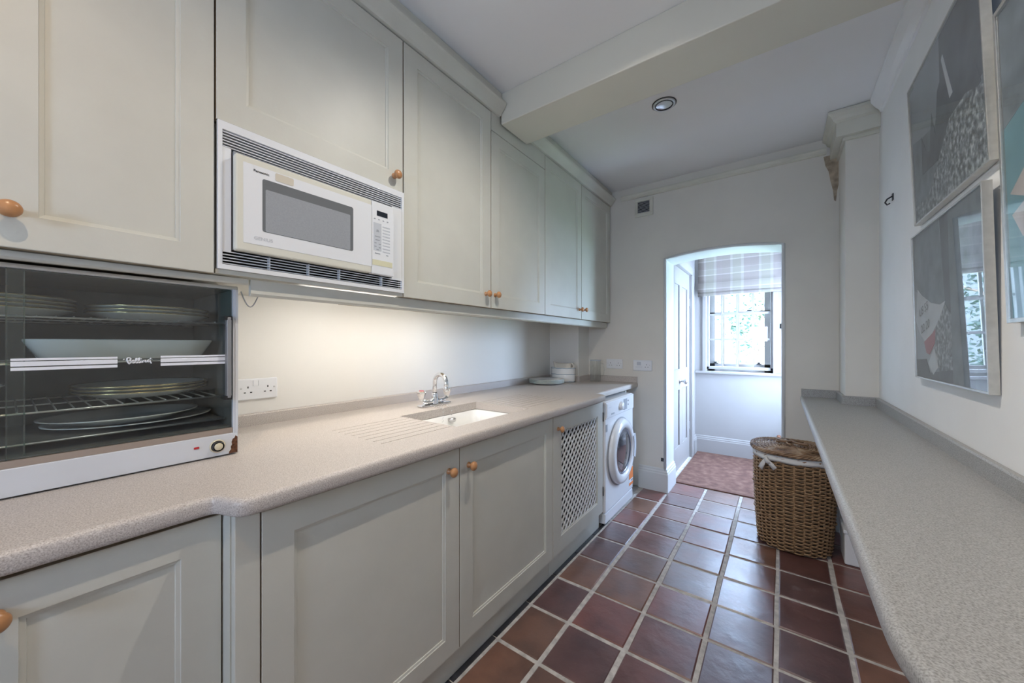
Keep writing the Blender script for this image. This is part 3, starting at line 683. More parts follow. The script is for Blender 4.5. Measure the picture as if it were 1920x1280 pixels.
# tap
tp = thing('mixer_tap', (-1.53, 1.38, ZW), 'chrome two-handle mixer tap with swan neck spout behind the sink', 'tap')
TX, TY = -1.53, 1.38
b = MB().box(TX-.022, TY-.105, ZW+.0005, TX+.022, TY+.105, ZW+.012); b.build('base_plate', 'chrome', tp, 0.006, seg=3)
b = MB()
for s_ in (-1, 1):
    b.tube([(TX, TY, ZW+.034), (TX, TY+s_*.03, ZW+.022), (TX, TY+s_*.062, ZW+.024), (TX, TY+s_*.088, ZW+.036)], [.016, .013, .012, .011], 14)
b.lathe([(.021, ZW+.011), (.019, ZW+.03), (.0165, ZW+.05), (.0165, ZW+.066), (.013, ZW+.070)], (TX, TY, 0), 'z', 20)
b.build('body', 'chrome', tp)
pts = [(TX, TY, ZW+.06), (TX, TY, ZW+.11)]
for k in range(1, 11):
    a = PI*k/10; pts.append((TX+.050*(1-math.cos(a)), TY-.010*k/10, ZW+.125+.047*math.sin(a)))
pts.append((TX+.100, TY-.010, ZW+.095))
b = MB().tube(pts, [.012]*len(pts), 14); b.lathe([(.0, ZW+.082), (.0105, ZW+.082), (.0135, ZW+.088), (.0135, ZW+.108), (.012, ZW+.112)], (TX+.100, TY-.010, 0), 'z', 16)
b.build('spout', 'chrome', tp)
for s_ in (-1, 1):
    yy = TY+s_*.092
    h = MB().lathe([(.010, ZW+.030), (.012, ZW+.045), (.015, ZW+.050), (.024, ZW+.074), (.025, ZW+.082), (.020, ZW+.087), (0, ZW+.088)], (TX, yy, 0), 'z', 6, smooth=False).build('handle', 'chrome', tp)
    MB().lathe([(0, ZW+.0912), (.011, ZW+.0910), (.014, ZW+.0875)], (TX, yy, 0), 'z', 14).build('indicator_cap', 'paper_red' if s_ < 0 else 'paper_teal', h)
pg = thing('sink_plug', (-1.408, 1.39, 0.832), 'metal sink plug hanging on two ball chains below the tap', 'plug')
for c0, y0_, y1_, n_ in ((0, 1.335, 1.325, 12), (1, 1.385, 1.39, 9)):
    pc = MB()
    for k in range(n_):
        t_ = k/n_; x = TX+.022+.100*min(1, t_*1.6); z = ZW+.006-(.0 if t_ < .55 else (t_-.55)*(.19)); y = y0_+(y1_-y0_)*t_
        pc.tube([(x+.005*math.cos(a)*(1 if k % 2 else .4), y+.0035*math.sin(a)*(.5 if k % 2 else 1), z+.005*math.cos(a)) for a in [2*PI*q/8 for q in range(8)]], .0011, 5, closed=True)
    o = pc.build('plug_chain', 'chrome', pg); o['kind'] = 'stuff'
MB().lathe([(0, .832), (.019, .832), (.022, .842), (.020, .848), (0, .849)], (-1.408, 1.39, 0), 'z', 18).build('plug', 'steel', pg)

# ------------------------------------------------------------------ plate warmer
wx, wy0, wy1, wz0, wz1 = -1.345, -0.43, 0.417, ZW, 1.414
pw = thing('plate_warmer', (-1.55, 0.0, ZW), 'white enamel plate warming cabinet with sliding glass doors on the worktop', 'plate warmer')
b = MB().box(XL+.02, wy1-.012, wz0+.004, wx-.001, wy1, wz1).box(XL+.02, wy0, wz0+.004, wx-.001, wy0+.012, wz1).box(XL+.02, wy0, wz1-.008, wx-.001, wy1, wz1).box(XL+.02, wy0, wz0+.004, XL+.028, wy1, wz1)
b.build('casing', 'enamel', pw)
b = MB().box(XL+.029, wy1-.0145, wz0+.08, wx-.012, wy1-.0125, wz1-.01).box(XL+.029, wy0+.0125, wz0+.08, wx-.012, wy0+.0145, wz1-.01).box(XL+.029, wy0+.015, wz0+.08, XL+.032, wy1-.015, wz1-.01).box(XL+.029, wy0+.015, wz1-.0105, wx-.012, wy1-.015, wz1-.0085).box(XL+.029, wy0+.013, wz0+.083, wx-.012, wy1-.013, wz0+.086)
b.build('lining', 'warmer_inside', pw)
fp = MB().box(wx-.02, wy0, wz0+.004, wx, wy1-.0005, wz0+.066).build('front_panel', 'enamel', pw, 0.002)
bx('lower_rail', 'warmer_rail', pw, wx-.026, wy0+.013, wz0+.0665, wx-.002, wy1-.013, wz0+.082)
bx('upper_rail', 'steel', pw, wx-.026, wy0+.013, wz1-.0075, wx+.002, wy1-.002, wz1+.0015)
bx('corner_post', 'enamel', pw, wx-.0008, wy1-.007, wz0+.068, wx+.002, wy1, wz1-.008)
for yy in (-.38, .39):
    for xx in (XL+.05, wx-.04): MB().box(xx-.012, yy-.012, wz0+.0003, xx+.012, yy+.012, wz0+.004).build('foot', 'black_plastic', pw)
kd = MB().lathe([(0, .0), (.019, 0), (.019, .003), (.016, .004)], (wx, 0.366, 0.939), 'x', 28).build('dial_ring', 'ivory', pw)
MB().lathe([(.0145, .002), (.0145, .012), (.013, .0135)], (wx, 0.366, 0.939), 'x', 24).build('dial', 'dark_metal', kd)
MB().lathe([(0, .0145), (.009, .0142), (.0105, .013), (.0105, .011)], (wx, 0.366, 0.939), 'x', 20).build('dial_cap', 'ivory', kd)
MB().box(wx-.0005, 0.312, 0.9405, wx+.002, 0.324, 0.9465).build('pilot_light', 'red_lamp', pw, 0.001)
rp = [(0.394, .910), (0.416, .910), (0.416, .957), (0.411, .962), (0.408, .955), (0.404, .953), (0.401, .944), (0.402, .936), (0.399, .930), (0.400, .922), (0.395, .916)]
MB().prism(rp, lambda y, z, d: (d, y, z), wx-.0005, wx+.0006).build('rust_patch', 'rust', pw)
# glass doors: near one (right) in front, far one (left) behind
gd = bx('glass_door', 'warmer_glass', pw, wx-.010, 0.000, wz0+.083, wx-.007, wy1-.014, wz1-.008)
bx('polished_edge', 'glass_edge', gd, wx-.0105, -0.0025, wz0+.083, wx-.0065, 0.0, wz1-.008)
gd2 = bx('glass_door', 'warmer_glass', pw, wx-.019, wy0+.014, wz0+.083, wx-.016, 0.021, wz1-.008)
bx('polished_edge', 'glass_edge', gd2, wx-.0195, 0.021, wz0+.083, wx-.0155, 0.0235, wz1-.008)
st = MB()
for (ya, yc) in ((0.004, 0.164), (0.244, 0.401)):
    for (za, zc) in ((1.2035, 1.2085), (1.191, 1.2015), (1.1815, 1.1885)): st.box(wx-.0068, ya, za, wx-.0062, yc, zc)
st.build('printed_stripes', 'print_white', gd)
# script lettering on the glass, as strokes
def strokes(paths, y0, z0, s, r_): 
    b = MB()
    for p in paths:
        P = [Vector((0, a, c)) for a, c in p]; Q = []
        for i in range(len(P)-1):
            p0, p1, p2, p3 = P[max(i-1, 0)], P[i], P[i+1], P[min(i+2, len(P)-1)]
            for k in range(5):
                t_ = k/5; Q.append(0.5*((2*p1)+(p2-p0)*t_+(2*p0-5*p1+4*p2-p3)*t_*t_+(3*p1-p0-3*p2+p3)*t_**3))
        Q.append(P[-1])
        b.tube([(wx-.0064, y0+q.y*s, z0+q.z*s) for q in Q], r_, 6)
    return b
script = [
 [(-.55,.55),(-.45,.66),(-.35,.72)],
 [(.55,-.55),(.3,-.25),(.12,.25),(.05,.7),(.2,1.0),(.5,1.0),(.7,.75),(.62,.45),(.4,.3),(.75,.2),(.85,-.1),(.6,-.3),(.45,-.2)],
 [(.8,-.1),(1.15,.12),(1.3,.3),(1.1,.35),(.98,.05),(1.1,-.28),(1.4,-.25),(1.7,.2),(1.85,.7),(1.7,.8),(1.6,.4),(1.66,-.2),(1.9,-.28),(2.2,.2),(2.36,.72),(2.2,.82),(2.1,.4),(2.16,-.2),(2.4,-.25),(2.68,.2),(2.64,-.1),(2.8,-.2),(3.0,.1),(3.08,.3),(3.06,-.18),(3.2,.2),(3.4,.28),(3.44,-.1),(3.62,-.15)],
 [(4.2,.25),(3.95,.36),(3.78,.1),(3.92,-.12),(4.15,.1),(4.22,.35),(4.3,-.1),(4.5,-.55)],
 [(2.62,.62),(2.72,.70)],
 [(4.2,.62),(4.36,.74),(4.46,.82)]]
strokes(script, 0.1800, 1.1945, 0.0102, 0.0016).build('script_lettering', 'print_white', gd)
hd = MB().box(wx-.006, 0.3855, 1.078, wx+.014, 0.3975, 1.322).build('door_handle', 'handle_metal', gd, 0.003)
for z in (1.078, 1.316): bx('handle_cap', 'black_plastic', gd, wx-.006, 0.3815, z-.004, wx+.0135, 0.3985, z+.008)
# wire shelves
def wire_shelf(z):
    b = MB(); xa, xc = XL+.036, wx-.035
    b.tube([(xc, wy0+.018, z), (xc, wy1-.018, z)], .0028, 6); b.tube([(xa, wy0+.018, z), (xa, wy1-.018, z)], .0028, 6)
    b.tube([((xa+xc)/2, wy0+.018, z), ((xa+xc)/2, wy1-.018, z)], .0022, 6)
    y = wy0+.03
    while y < wy1-.02:
        b.tube([(xa, y, z+.003), (xc+.002, y, z+.003)], .0018, 5); y += .0275
    b.build('wire_shelf', 'steel', pw)
for z in (1.303, 1.195, 1.083): wire_shelf(z)
tb_ = MB().box(XL+.036, wy0+.02, 1.0085, wx-.045, wy1-.02, 1.0105).build('base_tray', 'warmer_inside', pw)
MB().tube([(wx-.045, wy0+.02, 1.0115), (wx-.045, wy1-.02, 1.0115)], .003, 6).build('tray_edge', 'steel', tb_)
# crockery in the warmer
def plate(name, label, cat, c, rx, ry, h, m='ceramic', rim=None, group=None):
    t = thing(name, c, label, cat, group)
    pr2 = [(0, .003), (.60, .003), (.68, .006), (.95, h), (1.0, h+.0015), (1.0, h-.001), (.95, h-.003), (.68, .002), (.60, 0), (0, 0)]
    MB().lathe([(r_*rx, z) for r_, z in pr2], c, 'z', 40, 1, ry/rx).build('dish', m, t)
    if rim: MB().lathe([(rx*1.001, h-.0012), (rx*1.004, h+.0005), (rx*.996, h+.0022), (rx*.965, h+.0012)], c, 'z', 40, 1, ry/rx).build('rim_band', rim, t)
    return t
ordn = ['lowest', 'second', 'third', 'topmost']
for k in range(4):
    plate('dinner_plate', f'{ordn[k]} white plate of left stack on top shelf of plate warmer', 'plate', (-1.555, -0.03, 1.3082+k*.0095), .138, .142, .019, 'ceramic', 'gold_rim', 'plates in the plate warmer')
for k in range(3):
    plate('dinner_plate', f'{["lowest","middle","topmost"][k]} plate of right stack on top shelf of plate warmer', 'plate', (-1.555, 0.26, 1.3082+k*.0095), .138, .136, .019, 'ceramic', 'gold_rim', 'plates in the plate warmer')
bd = thing('serving_dish', (-1.545, 0.205, 1.2005), 'long white flared serving dish on the second shelf of plate warmer', 'dish')
pr2 = [(0, .004), (.80, .004), (.98, .050), (1.0, .052), (1.0, .048), (.86, .0), (0, 0)]
b = MB(); nn = 48; vs = []
for r_, z in pr2:
    for k in range(nn):
        a = 2*PI*k/nn; ca, sa = math.cos(a), math.sin(a); e = .45
        vs.append((-1.545+.13*r_*abs(ca)**e*(1 if ca >= 0 else -1), 0.205+.185*r_*abs(sa)**e*(1 if sa >= 0 else -1), 1.2005+z))
b.add(vs, [(i*nn+k, i*nn+(k+1) % nn, (i+1)*nn+(k+1) % nn, (i+1)*nn+k) for i in range(len(pr2)-1) for k in range(nn)], True); b.build('dish', 'ceramic', bd)
for k in range(3):
    plate('oval_plate', f'{["lowest","middle","topmost"][k]} gold rimmed oval plate stacked on third shelf of plate warmer', 'plate', (-1.560, 0.245, 1.0884+k*.009), .145, .148, .018, 'ceramic', 'gold_rim', 'oval plates in the plate warmer')
plate('oval_platter', 'large white oval platter on bottom rack of plate warmer, lower of two', 'platter', (-1.56, 0.225, 1.0112), .150, .178, .012, 'ceramic')
plate('oval_platter', 'white oval platter lying on a larger one at the bottom of plate warmer', 'platter', (-1.565, 0.205, 1.0185), .138, .165, .020, 'ceramic')
plate('bowl', 'white bowl behind the left glass door of plate warmer', 'bowl', (-1.56, -0.12, 1.0884), .12, .12, .05, 'ceramic')

# ------------------------------------------------------------------ microwave with trim kit
mw = thing('microwave_oven', (-1.40, 0.65, 1.45), 'white built-in microwave oven with slatted vents in the wall cabinets', 'microwave')
FX = UX+.006
b = MB().box(FX-.012, 0.341, 1.8375, FX, 0.9605, 1.860).box(FX-.012, 0.341, 1.4495, FX, 0.9605, 1.4625).box(FX-.012, 0.341, 1.4625, FX, 0.3515, 1.8375).box(FX-.012, 0.950, 1.4625, FX, 0.9605, 1.8375)
b.box(FX-.012, 0.3515, 1.500, FX-.002, 0.372, 1.790).box(FX-.012, 0.903, 1.500, FX-.002, 0.950, 1.790)
tf = b.build('trim_frame', 'oven_white', mw)
bx('vent_recess', 'mid_grey', tf, FX-.03, 0.352, 1.786, FX-.025, 0.950, 1.838)
bx('vent_recess', 'dark_void', tf, FX-.03, 0.352, 1.4625, FX-.025, 0.950, 1.505)
for k in range(6):
    z = 1.790+k*.0080
    MB().obox((FX-.010, 0.651, z+.004), (.009, 0, -.0022), (0, .2985, 0), (.0003, 0, .0012)).build('vent_slat', 'oven_white', tf)
for k in range(5):
    z = 1.4665+k*.0083
    MB().obox((FX-.008, 0.651, z), (.007, 0, -.001), (0, .2985, 0), (.0002, 0, .0013)).build('vent_slat', 'oven_white', tf)
for y in (.47, .585, .69, .86): bx('vent_rib', 'oven_white', tf, FX-.02, y-.0015, 1.4625, FX-.004, y+.0015, 1.503)
MX = -1.22
bx('body', 'mid_grey', mw, XL+.03, 0.3765, 1.508, MX-.026, 0.899, 1.785)
dr = MB().box(MX-.025, 0.374, 1.503, MX, 0.793, 1.7725).build('door', 'oven_cream', mw, 0.004)
bx('door_face', 'oven_white', dr, MX-.002, 0.391, 1.527, MX+.0008, 0.7925, 1.7540)
def rr2(y0, y1, z0, z1, r_, n=4):
    out = []
    for (cy, cz, a0) in ((y1-r_, z1-r_, 0), (y0+r_, z1-r_, 90), (y0+r_, z0+r_, 180), (y1-r_, z0+r_, 270)):
        for k in range(n+1): a = math.radians(a0+90*k/n); out.append((cy+r_*math.cos(a), cz+r_*math.sin(a)))
    return out
MB().prism(rr2(.438, .720, 1.568, 1.722, .006), lambda y, z, d: (d, y, z), MX, MX+.0012).build('window_surround', 'oven_window_dark', dr)
MB().prism(rr2(.446, .709, 1.5695, 1.693, .004), lambda y, z, d: (d, y, z), MX+.0004, MX+.0016).build('window_mesh', 'oven_window', dr)
text_mesh('Panasonic', 0.0118, 'maker_lettering', 'dark_void', dr, lambda a, c: (MX+.0012, 0.4155+a*.86, 1.7355+c*.8), 0.0003)
text_mesh('GENIUS', 0.0145, 'model_lettering', 'pale_grey', dr, lambda a, c: (MX+.0012, 0.4165+a*.98, 1.541+c*.9), 0.0003)
MB().prism(rr2(.472, .523, 1.7285, 1.7515, .004), lambda y, z, d: (d, y, z), MX+.0007, MX+.0015).build('sticker', 'sticker_tan', dr)
cp = MB().box(MX-.025, 0.7945, 1.503, MX, 0.8905, 1.7725).build('control_panel', 'oven_white', mw, 0.003)
bx('display', 'display', cp, MX, .815, 1.7215, MX+.0008, .861, 1.7405)
bx('keypad', 'pale_grey', cp, MX, .8010, 1.590, MX+.0005, .8345, 1.6935)
for k in range(9): bx('button', 'pale_grey', cp, MX, .8400, 1.5885+k*.0118, MX+.0008, .8720, 1.5925+k*.0118)
for k, (y, z, w_) in enumerate([(.818, 1.667, .008), (.818, 1.662, .012), (.818, 1.643, .022), (.818, 1.630, .018), (.809, 1.618, .008), (.827, 1.616, .008), (.809, 1.605, .008), (.827, 1.603, .008), (.818, 1.5945, .010), (.818, 1.580, .022), (.860, 1.579, .008), (.806, 1.708, .006), (.824, 1.708, .006), (.843, 1.708, .006), (.861, 1.708, .006)]):
    bx('legend_mark', 'mid_grey', cp, MX, y-w_/2, z-.0015, MX+.0009, y+w_/2, z+.0015)
bx('door_release', 'sticker_yellow', cp, MX, .7965, 1.535, MX+.001, .882, 1.5555)

# ------------------------------------------------------------------ washing machine
ws = thing('washing_machine', (-1.25, 2.68, 0), 'white front-loading washing machine under the worktop next to the arch', 'washing machine')
VX, vy0, vy1 = -0.955, 2.388, 2.972
MB().box(-1.50, vy0, 0.085, VX-.004, vy1, 0.848).build('casing', 'washer_white', ws, 0.012, seg=3)
MB().box(-1.49, vy0+.006, 0.012, VX-.006, vy1-.006, 0.083).build('kick_panel', 'washer_white', ws, 0.006)
for yy in (vy0+.05, vy1-.05):
    for xx in (-1.45, VX-.06): MB().lathe([(0, .0), (.02, 0), (.02, .008), (.012, .012), (0, .0125)], (xx, yy, .0005), 'z', 12).build('foot', 'black_plastic', ws)
fc = MB().box(VX-.012, vy0+.004, 0.728, VX+.002, vy1-.004, 0.842).build('control_fascia', 'washer_white', ws, 0.006, seg=3)
MB().box(VX+.0015, vy0+.012, 0.742, VX+.005, 2.545, 0.832).build('detergent_drawer', 'washer_white', fc, 0.003)
bx('drawer_grip', 'mid_grey', fc, VX+.003, 2.475, 0.748, VX+.006, 2.535, 0.759)
MB().lathe([(.032, 0), (.030, .010), (.026, .020), (.022, .022), (0, .0225)], (VX+.002, 2.672, .785), 'x', 28).build('dial', 'washer_white', fc)
bx('display', 'mid_grey', fc, VX+.001, 2.735, 0.745, VX+.0045, 2.805, 0.825)
for z in (.775, .805): MB().lathe([(.006, 0), (.006, .003), (0, .0035)], (VX+.002, 2.835, z), 'x', 10).build('button', 'mid_grey', fc)
bx('legend_mark', 'pale_grey', fc, VX+.0045, 2.425, .800, VX+.0055, 2.485, .806)
dc = (VX-.003, 2.672, .455)
dd = MB().lathe([(.235, -.004), (.238, .012), (.228, .032), (.205, .042), (.178, .040), (.165, .028), (.163, .006)], dc, 'x', 56).build('door', 'washer_white', ws)
MB().lathe([(.246, -.002), (.246, .003), (.234, .004)], dc, 'x', 56).build('door_seal', 'mid_grey', ws)
MB().lathe([(.1645, .026), (.150, .022), (.120, .026), (.075, .032), (.03, .034), (0, .0345)], dc, 'x', 48).build('door_glass', 'washer_glass', dd)
MB().lathe([(.164, .027), (.158, .0285), (.152, .0235)], dc, 'x', 48).build('glass_ring', 'drum_grey', dd)
hp = []
for k in range(9):
    a = math.radians(-24+48*k/8); hp.append((dc[1]+.232*math.cos(a), dc[2]+.232*math.sin(a)))
for k in range(8, -1, -1):
    a = math.radians(-24+48*k/8); hp.append((dc[1]+.188*math.cos(a), dc[2]+.188*math.sin(a)))
MB().prism(hp, lambda y, z, d: (d, y, z), VX+.030, VX+.044).build('door_handle', 'pale_grey', dd, 0.003)
sb = bx('energy_sticker', 'print_white', ws, VX-.0035, 2.870, 0.125, VX-.0025, 2.965, 0.265)
bx('orange_field', 'orange', sb, VX-.003, 2.871, 0.175, VX-.002, 2.964, 0.264); bx('orange_bar', 'orange', sb, VX-.003, 2.871, 0.126, VX-.002, 2.964, 0.148)
bx('text_bar', 'mid_grey', sb, VX-.003, 2.915, 0.155, VX-.002, 2.960, 0.168)
MB().box(VX-.0045, 2.398, 0.640, VX-.003, 2.428, 0.690).build('badge', 'mid_grey', ws)
ep = MB().box(-1.5, 3.002, 0.001, -1.03, 3.018, 0.864).build('end_panel', 'cream_cabinet'); tag(ep, 'narrow pale panel between the washing machine and the arch wall', 'panel')

# ------------------------------------------------------------------ sockets
def socket(label, o, ax, nx, w=0.146, h=0.086, switched=True, spur=False):
    """o centre on wall, ax unit vector to the viewer's right, nx outward"""
    o, ax, nx = Vector(o), Vector(ax), Vector(nx); up = Vector((0,0,1))
    t = thing('wall_socket', o, label, 'socket', 'double wall sockets')
    pl_ = MB().obox(o+nx*.0045, ax*w/2, up*h/2, nx*.0045).build('plate', 'white_plastic', t, 0.003)
    def b_(nm, m, a, c, wa, hc, d=.0006): MB().obox(o+ax*a+up*c+nx*(.009+d/2), ax*wa/2, up*hc/2, nx*(d/2)).build(nm, m, pl_)
    for s_ in (-1, 1):
        if spur and s_ < 0: continue
        cx = s_*.036
        b_('earth_slot', 'dark_void', cx, .008, .004, .008); b_('pin_slot', 'dark_void', cx-.011, -.013, .007, .004); b_('pin_slot', 'dark_void', cx+.011, -.013, .007, .004)
        if switched: b_('switch', 'white_plastic', s_*.0095, .024, .016, .022, .003)
        b_('screw', 'steel', s_*.060, .004, .006, .006)
    if spur:
        b_('fuse_carrier', 'pale_grey', -.03, .016, .035, .03, .001); b_('print_line', 'pale_grey', -.03, -.010, .06, .002); b_('print_line', 'pale_grey', -.03, -.020, .06, .002)
        b_('outline', 'pale_grey', 0, .040, w*.97, .0015); b_('outline', 'pale_grey', 0, -.040, w*.97, .0015); b_('outline', 'pale_grey', w*.485, 0, .0015, .08)
    return t
socket('white double socket on the left wall beside the plate warmer', (XL, 0.615, 1.055), (0, 1, 0), (1, 0, 0))
socket('white double socket on arch wall above the upstand, behind the glass jug', (-1.215, YB, 1.062), (1, 0, 0), (0, -1, 0), 0.150)
socket('white socket panel with switches on arch wall, nearest the arch', (-0.965, YB, 1.055), (1, 0, 0), (0, -1, 0), 0.160, 0.092, False, True)
# vent grille
vg = thing('vent_grille', (-0.953, YB, 2.347), 'small square vent grille high on the arch wall', 'vent')
MB().box(-1.03, YB-.014, 2.347, -0.876, YB-.0005, 2.377).box(-1.03, YB-.014, 2.475, -0.876, YB-.0005, 2.50).box(-1.03, YB-.014, 2.377, -1.005, YB-.0005, 2.475).box(-0.905, YB-.014, 2.377, -0.876, YB-.0005, 2.475).build('frame', 'cornice_paint', vg, 0.002)
bx('backing', 'dark_void', vg, -1.006, YB-.004, 2.376, -0.904, YB-.002, 2.476)
for k in range(9): MB().obox((-0.955, YB-.009, 2.382+k*.011), (.0505, 0, 0), (0, .004, .0022), (0, -.0005, .0009)).build('louvre', 'pale_grey', vg)

# ------------------------------------------------------------------ things on the far end of the worktop
for k in range(5):
    plate('side_plate', f'{["lowest","second lowest","middle","second highest","topmost"][k]} pale plate in the small stack at far end of worktop', 'plate', (-1.597, 2.688, ZW+.0006+k*.0066), .147, .147, .014, 'ceramic', 'ceramic_green', 'small plates on the worktop')
pt = thing('lidded_pot', (-1.59, 2.955, ZW), 'white oval ceramic pot with wavy blue lines beside the plate stack', 'pot')
pcx, pcy = -1.565, 2.925
def oval(prof, m, name, parent, sx=.72, n=40, wav=0):
    b = MB(); vs = []
    for r_, z in prof:
        for k in range(n):
            a = 2*PI*k/n; zz = z+wav*math.sin(9*a)
            vs.append((pcx+r_*math.cos(a+.6)*1.0, pcy+r_*math.sin(a+.6)*sx, zz))
    b.add(vs, [(i*n+k, i*n+(k+1) % n, (i+1)*n+(k+1) % n, (i+1)*n+k) for i in range(len(prof)-1) for k in range(n)], True)
    return b.build(name, m, parent)
oval([(0, ZW+.0006), (.104, ZW+.0006), (.109, ZW+.008), (.112, ZW+.06), (.114, ZW+.126), (.116, ZW+.128), (.114, ZW+.130), (.110, ZW+.127), (.105, ZW+.012), (0, ZW+.010)], 'ceramic', 'bowl', pt, .72)
for z in (.006, .068, .121): oval([(.110+.03*z, ZW+z), (.1125+.03*z, ZW+z+.0025), (.110+.03*z, ZW+z+.005)], 'ceramic_blue', 'painted_line', pt, .725, 40, .0014)
jg = thing('milk_jug', (pcx, pcy, ZW+.10), 'cream ceramic jug sitting inside the white oval pot', 'jug')
b = MB(); n = 32; vs = []
prof = [(0, ZW+.0165), (.060, ZW+.0165), (.070, ZW+.07), (.074, ZW+.165), (.071, ZW+.165), (.066, ZW+.07), (0, ZW+.024)]
for r_, z in prof:
    for k in range(n):
        a = 2*PI*k/n; lip = max(0, math.cos(a-PI*1.15))**6 if z > ZW+.1 else 0
        vs.append((pcx+(r_+lip*.022)*math.cos(a), pcy+(r_*.75+lip*.022)*math.sin(a), z+lip*.016))
b.add(vs, [(i*n+k, i*n+(k+1) % n, (i+1)*n+(k+1) % n, (i+1)*n+k) for i in range(len(prof)-1) for k in range(n)], True); b.build('body', 'ceramic_cream', jg)
MB().tube([(pcx+.066+.022*math.sin(PI*k/8), pcy+.020+.008*math.sin(PI*k/8), ZW+.168-.055*k/8) for k in range(9)], .0055, 8).build('handle', 'ceramic_cream', jg)
gj = thing('glass_jug', (-1.345, 3.12, ZW), 'tall clear glass measuring jug in the corner of the worktop', 'jug')
b = MB().lathe([(0, ZW+.0006), (.045, ZW+.0006), (.047, ZW+.006), (.047, ZW+.185), (.050, ZW+.192), (.047, ZW+.192), (.0445, ZW+.185), (.0445, ZW+.009), (0, ZW+.007)], (-1.345, 3.12, 0), 'z', 32); b.build('vessel', 'jar_glass', gj)
MB().tube([(-1.345+.046, 3.12, ZW+.165), (-1.345+.075, 3.12, ZW+.16), (-1.345+.085, 3.12, ZW+.11), (-1.345+.075, 3.12, ZW+.06), (-1.345+.046, 3.12, ZW+.05)], .0045, 8).build('handle', 'jar_glass', gj)
MB().lathe([(.0473, ZW+.186), (.0508, ZW+.1925), (.0478, ZW+.1935)], (-1.345, 3.12, 0), 'z', 32).build('rim', 'pale_grey', gj)

# ------------------------------------------------------------------ right-hand worktop
ZR = 0.88
rt = thing('worktop', (0.28, 1.9, 0.845), 'speckled grey worktop shelf along the right-hand wall', 'worktop')
pth = smooth_path([(0.448, 0.415), (0.36, 0.43), (0.185, 0.47), (0.126, 0.62), (0.126, YB-.0015)], 0.10, 8)
poly = [(p.x, p.y) for p in pth]+[(0.3135, YB-.0015), (0.3135, 2.9565), (0.4585, 2.9565), (0.4585, 0.415)]
n = len(poly); b = MB(); T2 = 0.036
b.add([(x, y, ZR) for x, y in poly], [tuple(range(n))]); b.add([(x, y, ZR-T2) for x, y in poly], [tuple(range(n-1, -1, -1))])
m2 = len(pth)
for i in range(m2, n-1): b.add([(*poly[i], ZR), (*poly[i+1], ZR), (*poly[i+1], ZR-T2), (*poly[i], ZR-T2)], [(0,1,2,3)])
b.add([(*poly[-1], ZR), (*poly[0], ZR), (*poly[0], ZR-T2), (*poly[-1], ZR-T2)], [(0,1,2,3)])
b.sweep([(-a, z-ZW+ZR) for a, z in [(0, ZW), (.006, ZW-.0008), (.0105, ZW-.0035), (.0135, ZW-.008), (.0145, ZW-.014), (.0145, ZW-T2+.009), (.0125, ZW-T2+.003), (.008, ZW-T2), (0, ZW-T2)]], [(p.x, p.y) for p in pth], closed_prof=False, smooth=True)
b.build('slab', 'worktop_grey', rt)
UR = [(0, ZR-.001), (0.016, ZR-.001), (0.016, ZR+.047), (0.012, ZR+.052), (0, ZR+.052)]
MB().sweep(UR, [(0.118, YB-.0015), (0.3135, YB-.0015), (0.3135, 2.9565), (0.4585, 2.9565), (0.4585, 0.415)]).build('upstand', 'worktop_grey', rt)
for y in (0.9, 1.9, 2.85): MB().box(0.22, y-.012, ZR-T2-.035, 0.4585, y+.012, ZR-T2-.0005).box(0.43, y-.012, ZR-T2-.25, 0.4585, y+.012, ZR-T2-.035).build('bracket', 'gloss_white', rt)

# ------------------------------------------------------------------ laundry basket
lb = thing('laundry_basket', (0.065, 2.90, 0), 'brown wicker laundry basket with lid and white liner tied in a bow', 'basket')
BC = (0.065, 2.905); BA, BB = 0.195, 0.193
def sup(a, ra, rb, e=0.82):
    c, s_ = math.cos(a), math.sin(a)
    return ra*abs(c)**e*(1 if c >= 0 else -1), rb*abs(s_)**e*(1 if s_ >= 0 else -1)
def brad(z): return 0.90+0.13*math.sin(min(1, (z+.02)/.62)*PI*.62)
def bpt(a, z, off=0):
    k = brad(z); x, y = sup(a, BA*k+off, BB*k+off); return (BC[0]+x, BC[1]+y, z)
NS = 34
b = MB(); z = 0.012; row = 0
while z < 0.555:
    band = any(abs(z-q) < .007 for q in (.19, .37))
    n = NS*3; off = [.0075*math.cos(NS/2*2*PI*k/n+(PI if row % 2 else 0)) for k in range(n)]
    r_ = .0047 if not band else .0062
    b.tube([bpt(2*PI*k/n, z+.0008*math.sin(k*.9+row), off[k]+(.004 if band else 0)) for k in range(n)], r_, 5, closed=True)
    z += .0104 if not band else .012; row += 1
o = b.build('woven_side', 'wicker', lb); o['kind'] = 'stuff'
b = MB()
for k in range(NS): b.tube([bpt(2*PI*(k+.5)/NS, .01+.545*q/6) for q in range(7)], .0048, 6)
o = b.build('stakes', 'wicker', lb); o['kind'] = 'stuff'
b = MB(); n = 64; vs = []
for q in range(7):
    for k in range(n): vs.append(bpt(2*PI*k/n, .010+.545*q/6, -.017))
b.add(vs, [(i*n+k, i*n+(k+1) % n, (i+1)*n+(k+1) % n, (i+1)*n+k) for i in range(6) for k in range(n)]+[tuple(range(n))], True)
b.build('light_blocker', 'blocker_dark', lb)  # added dark shell, stops light showing through the weave
b = MB()
for k in range(3):
    b.tube([bpt(2*PI*q/120, .556+.006*math.sin(q*PI/5+k*2.1)+.004, .006*math.cos(q*PI/5+k*2.1)) for q in range(120)], .006, 6, closed=True)
b.build('braided_rim', 'wicker', lb)
b = MB(); n = 80; vs = []
for (off, z) in ((.006, .574), (.011, .566), (.012, .548), (.009, .535), (.006, .540)):
    for k in range(n): p = bpt(2*PI*k/n, z+.002*math.sin(k*.7), off+.0012*math.sin(k*1.3)); vs.append(p)
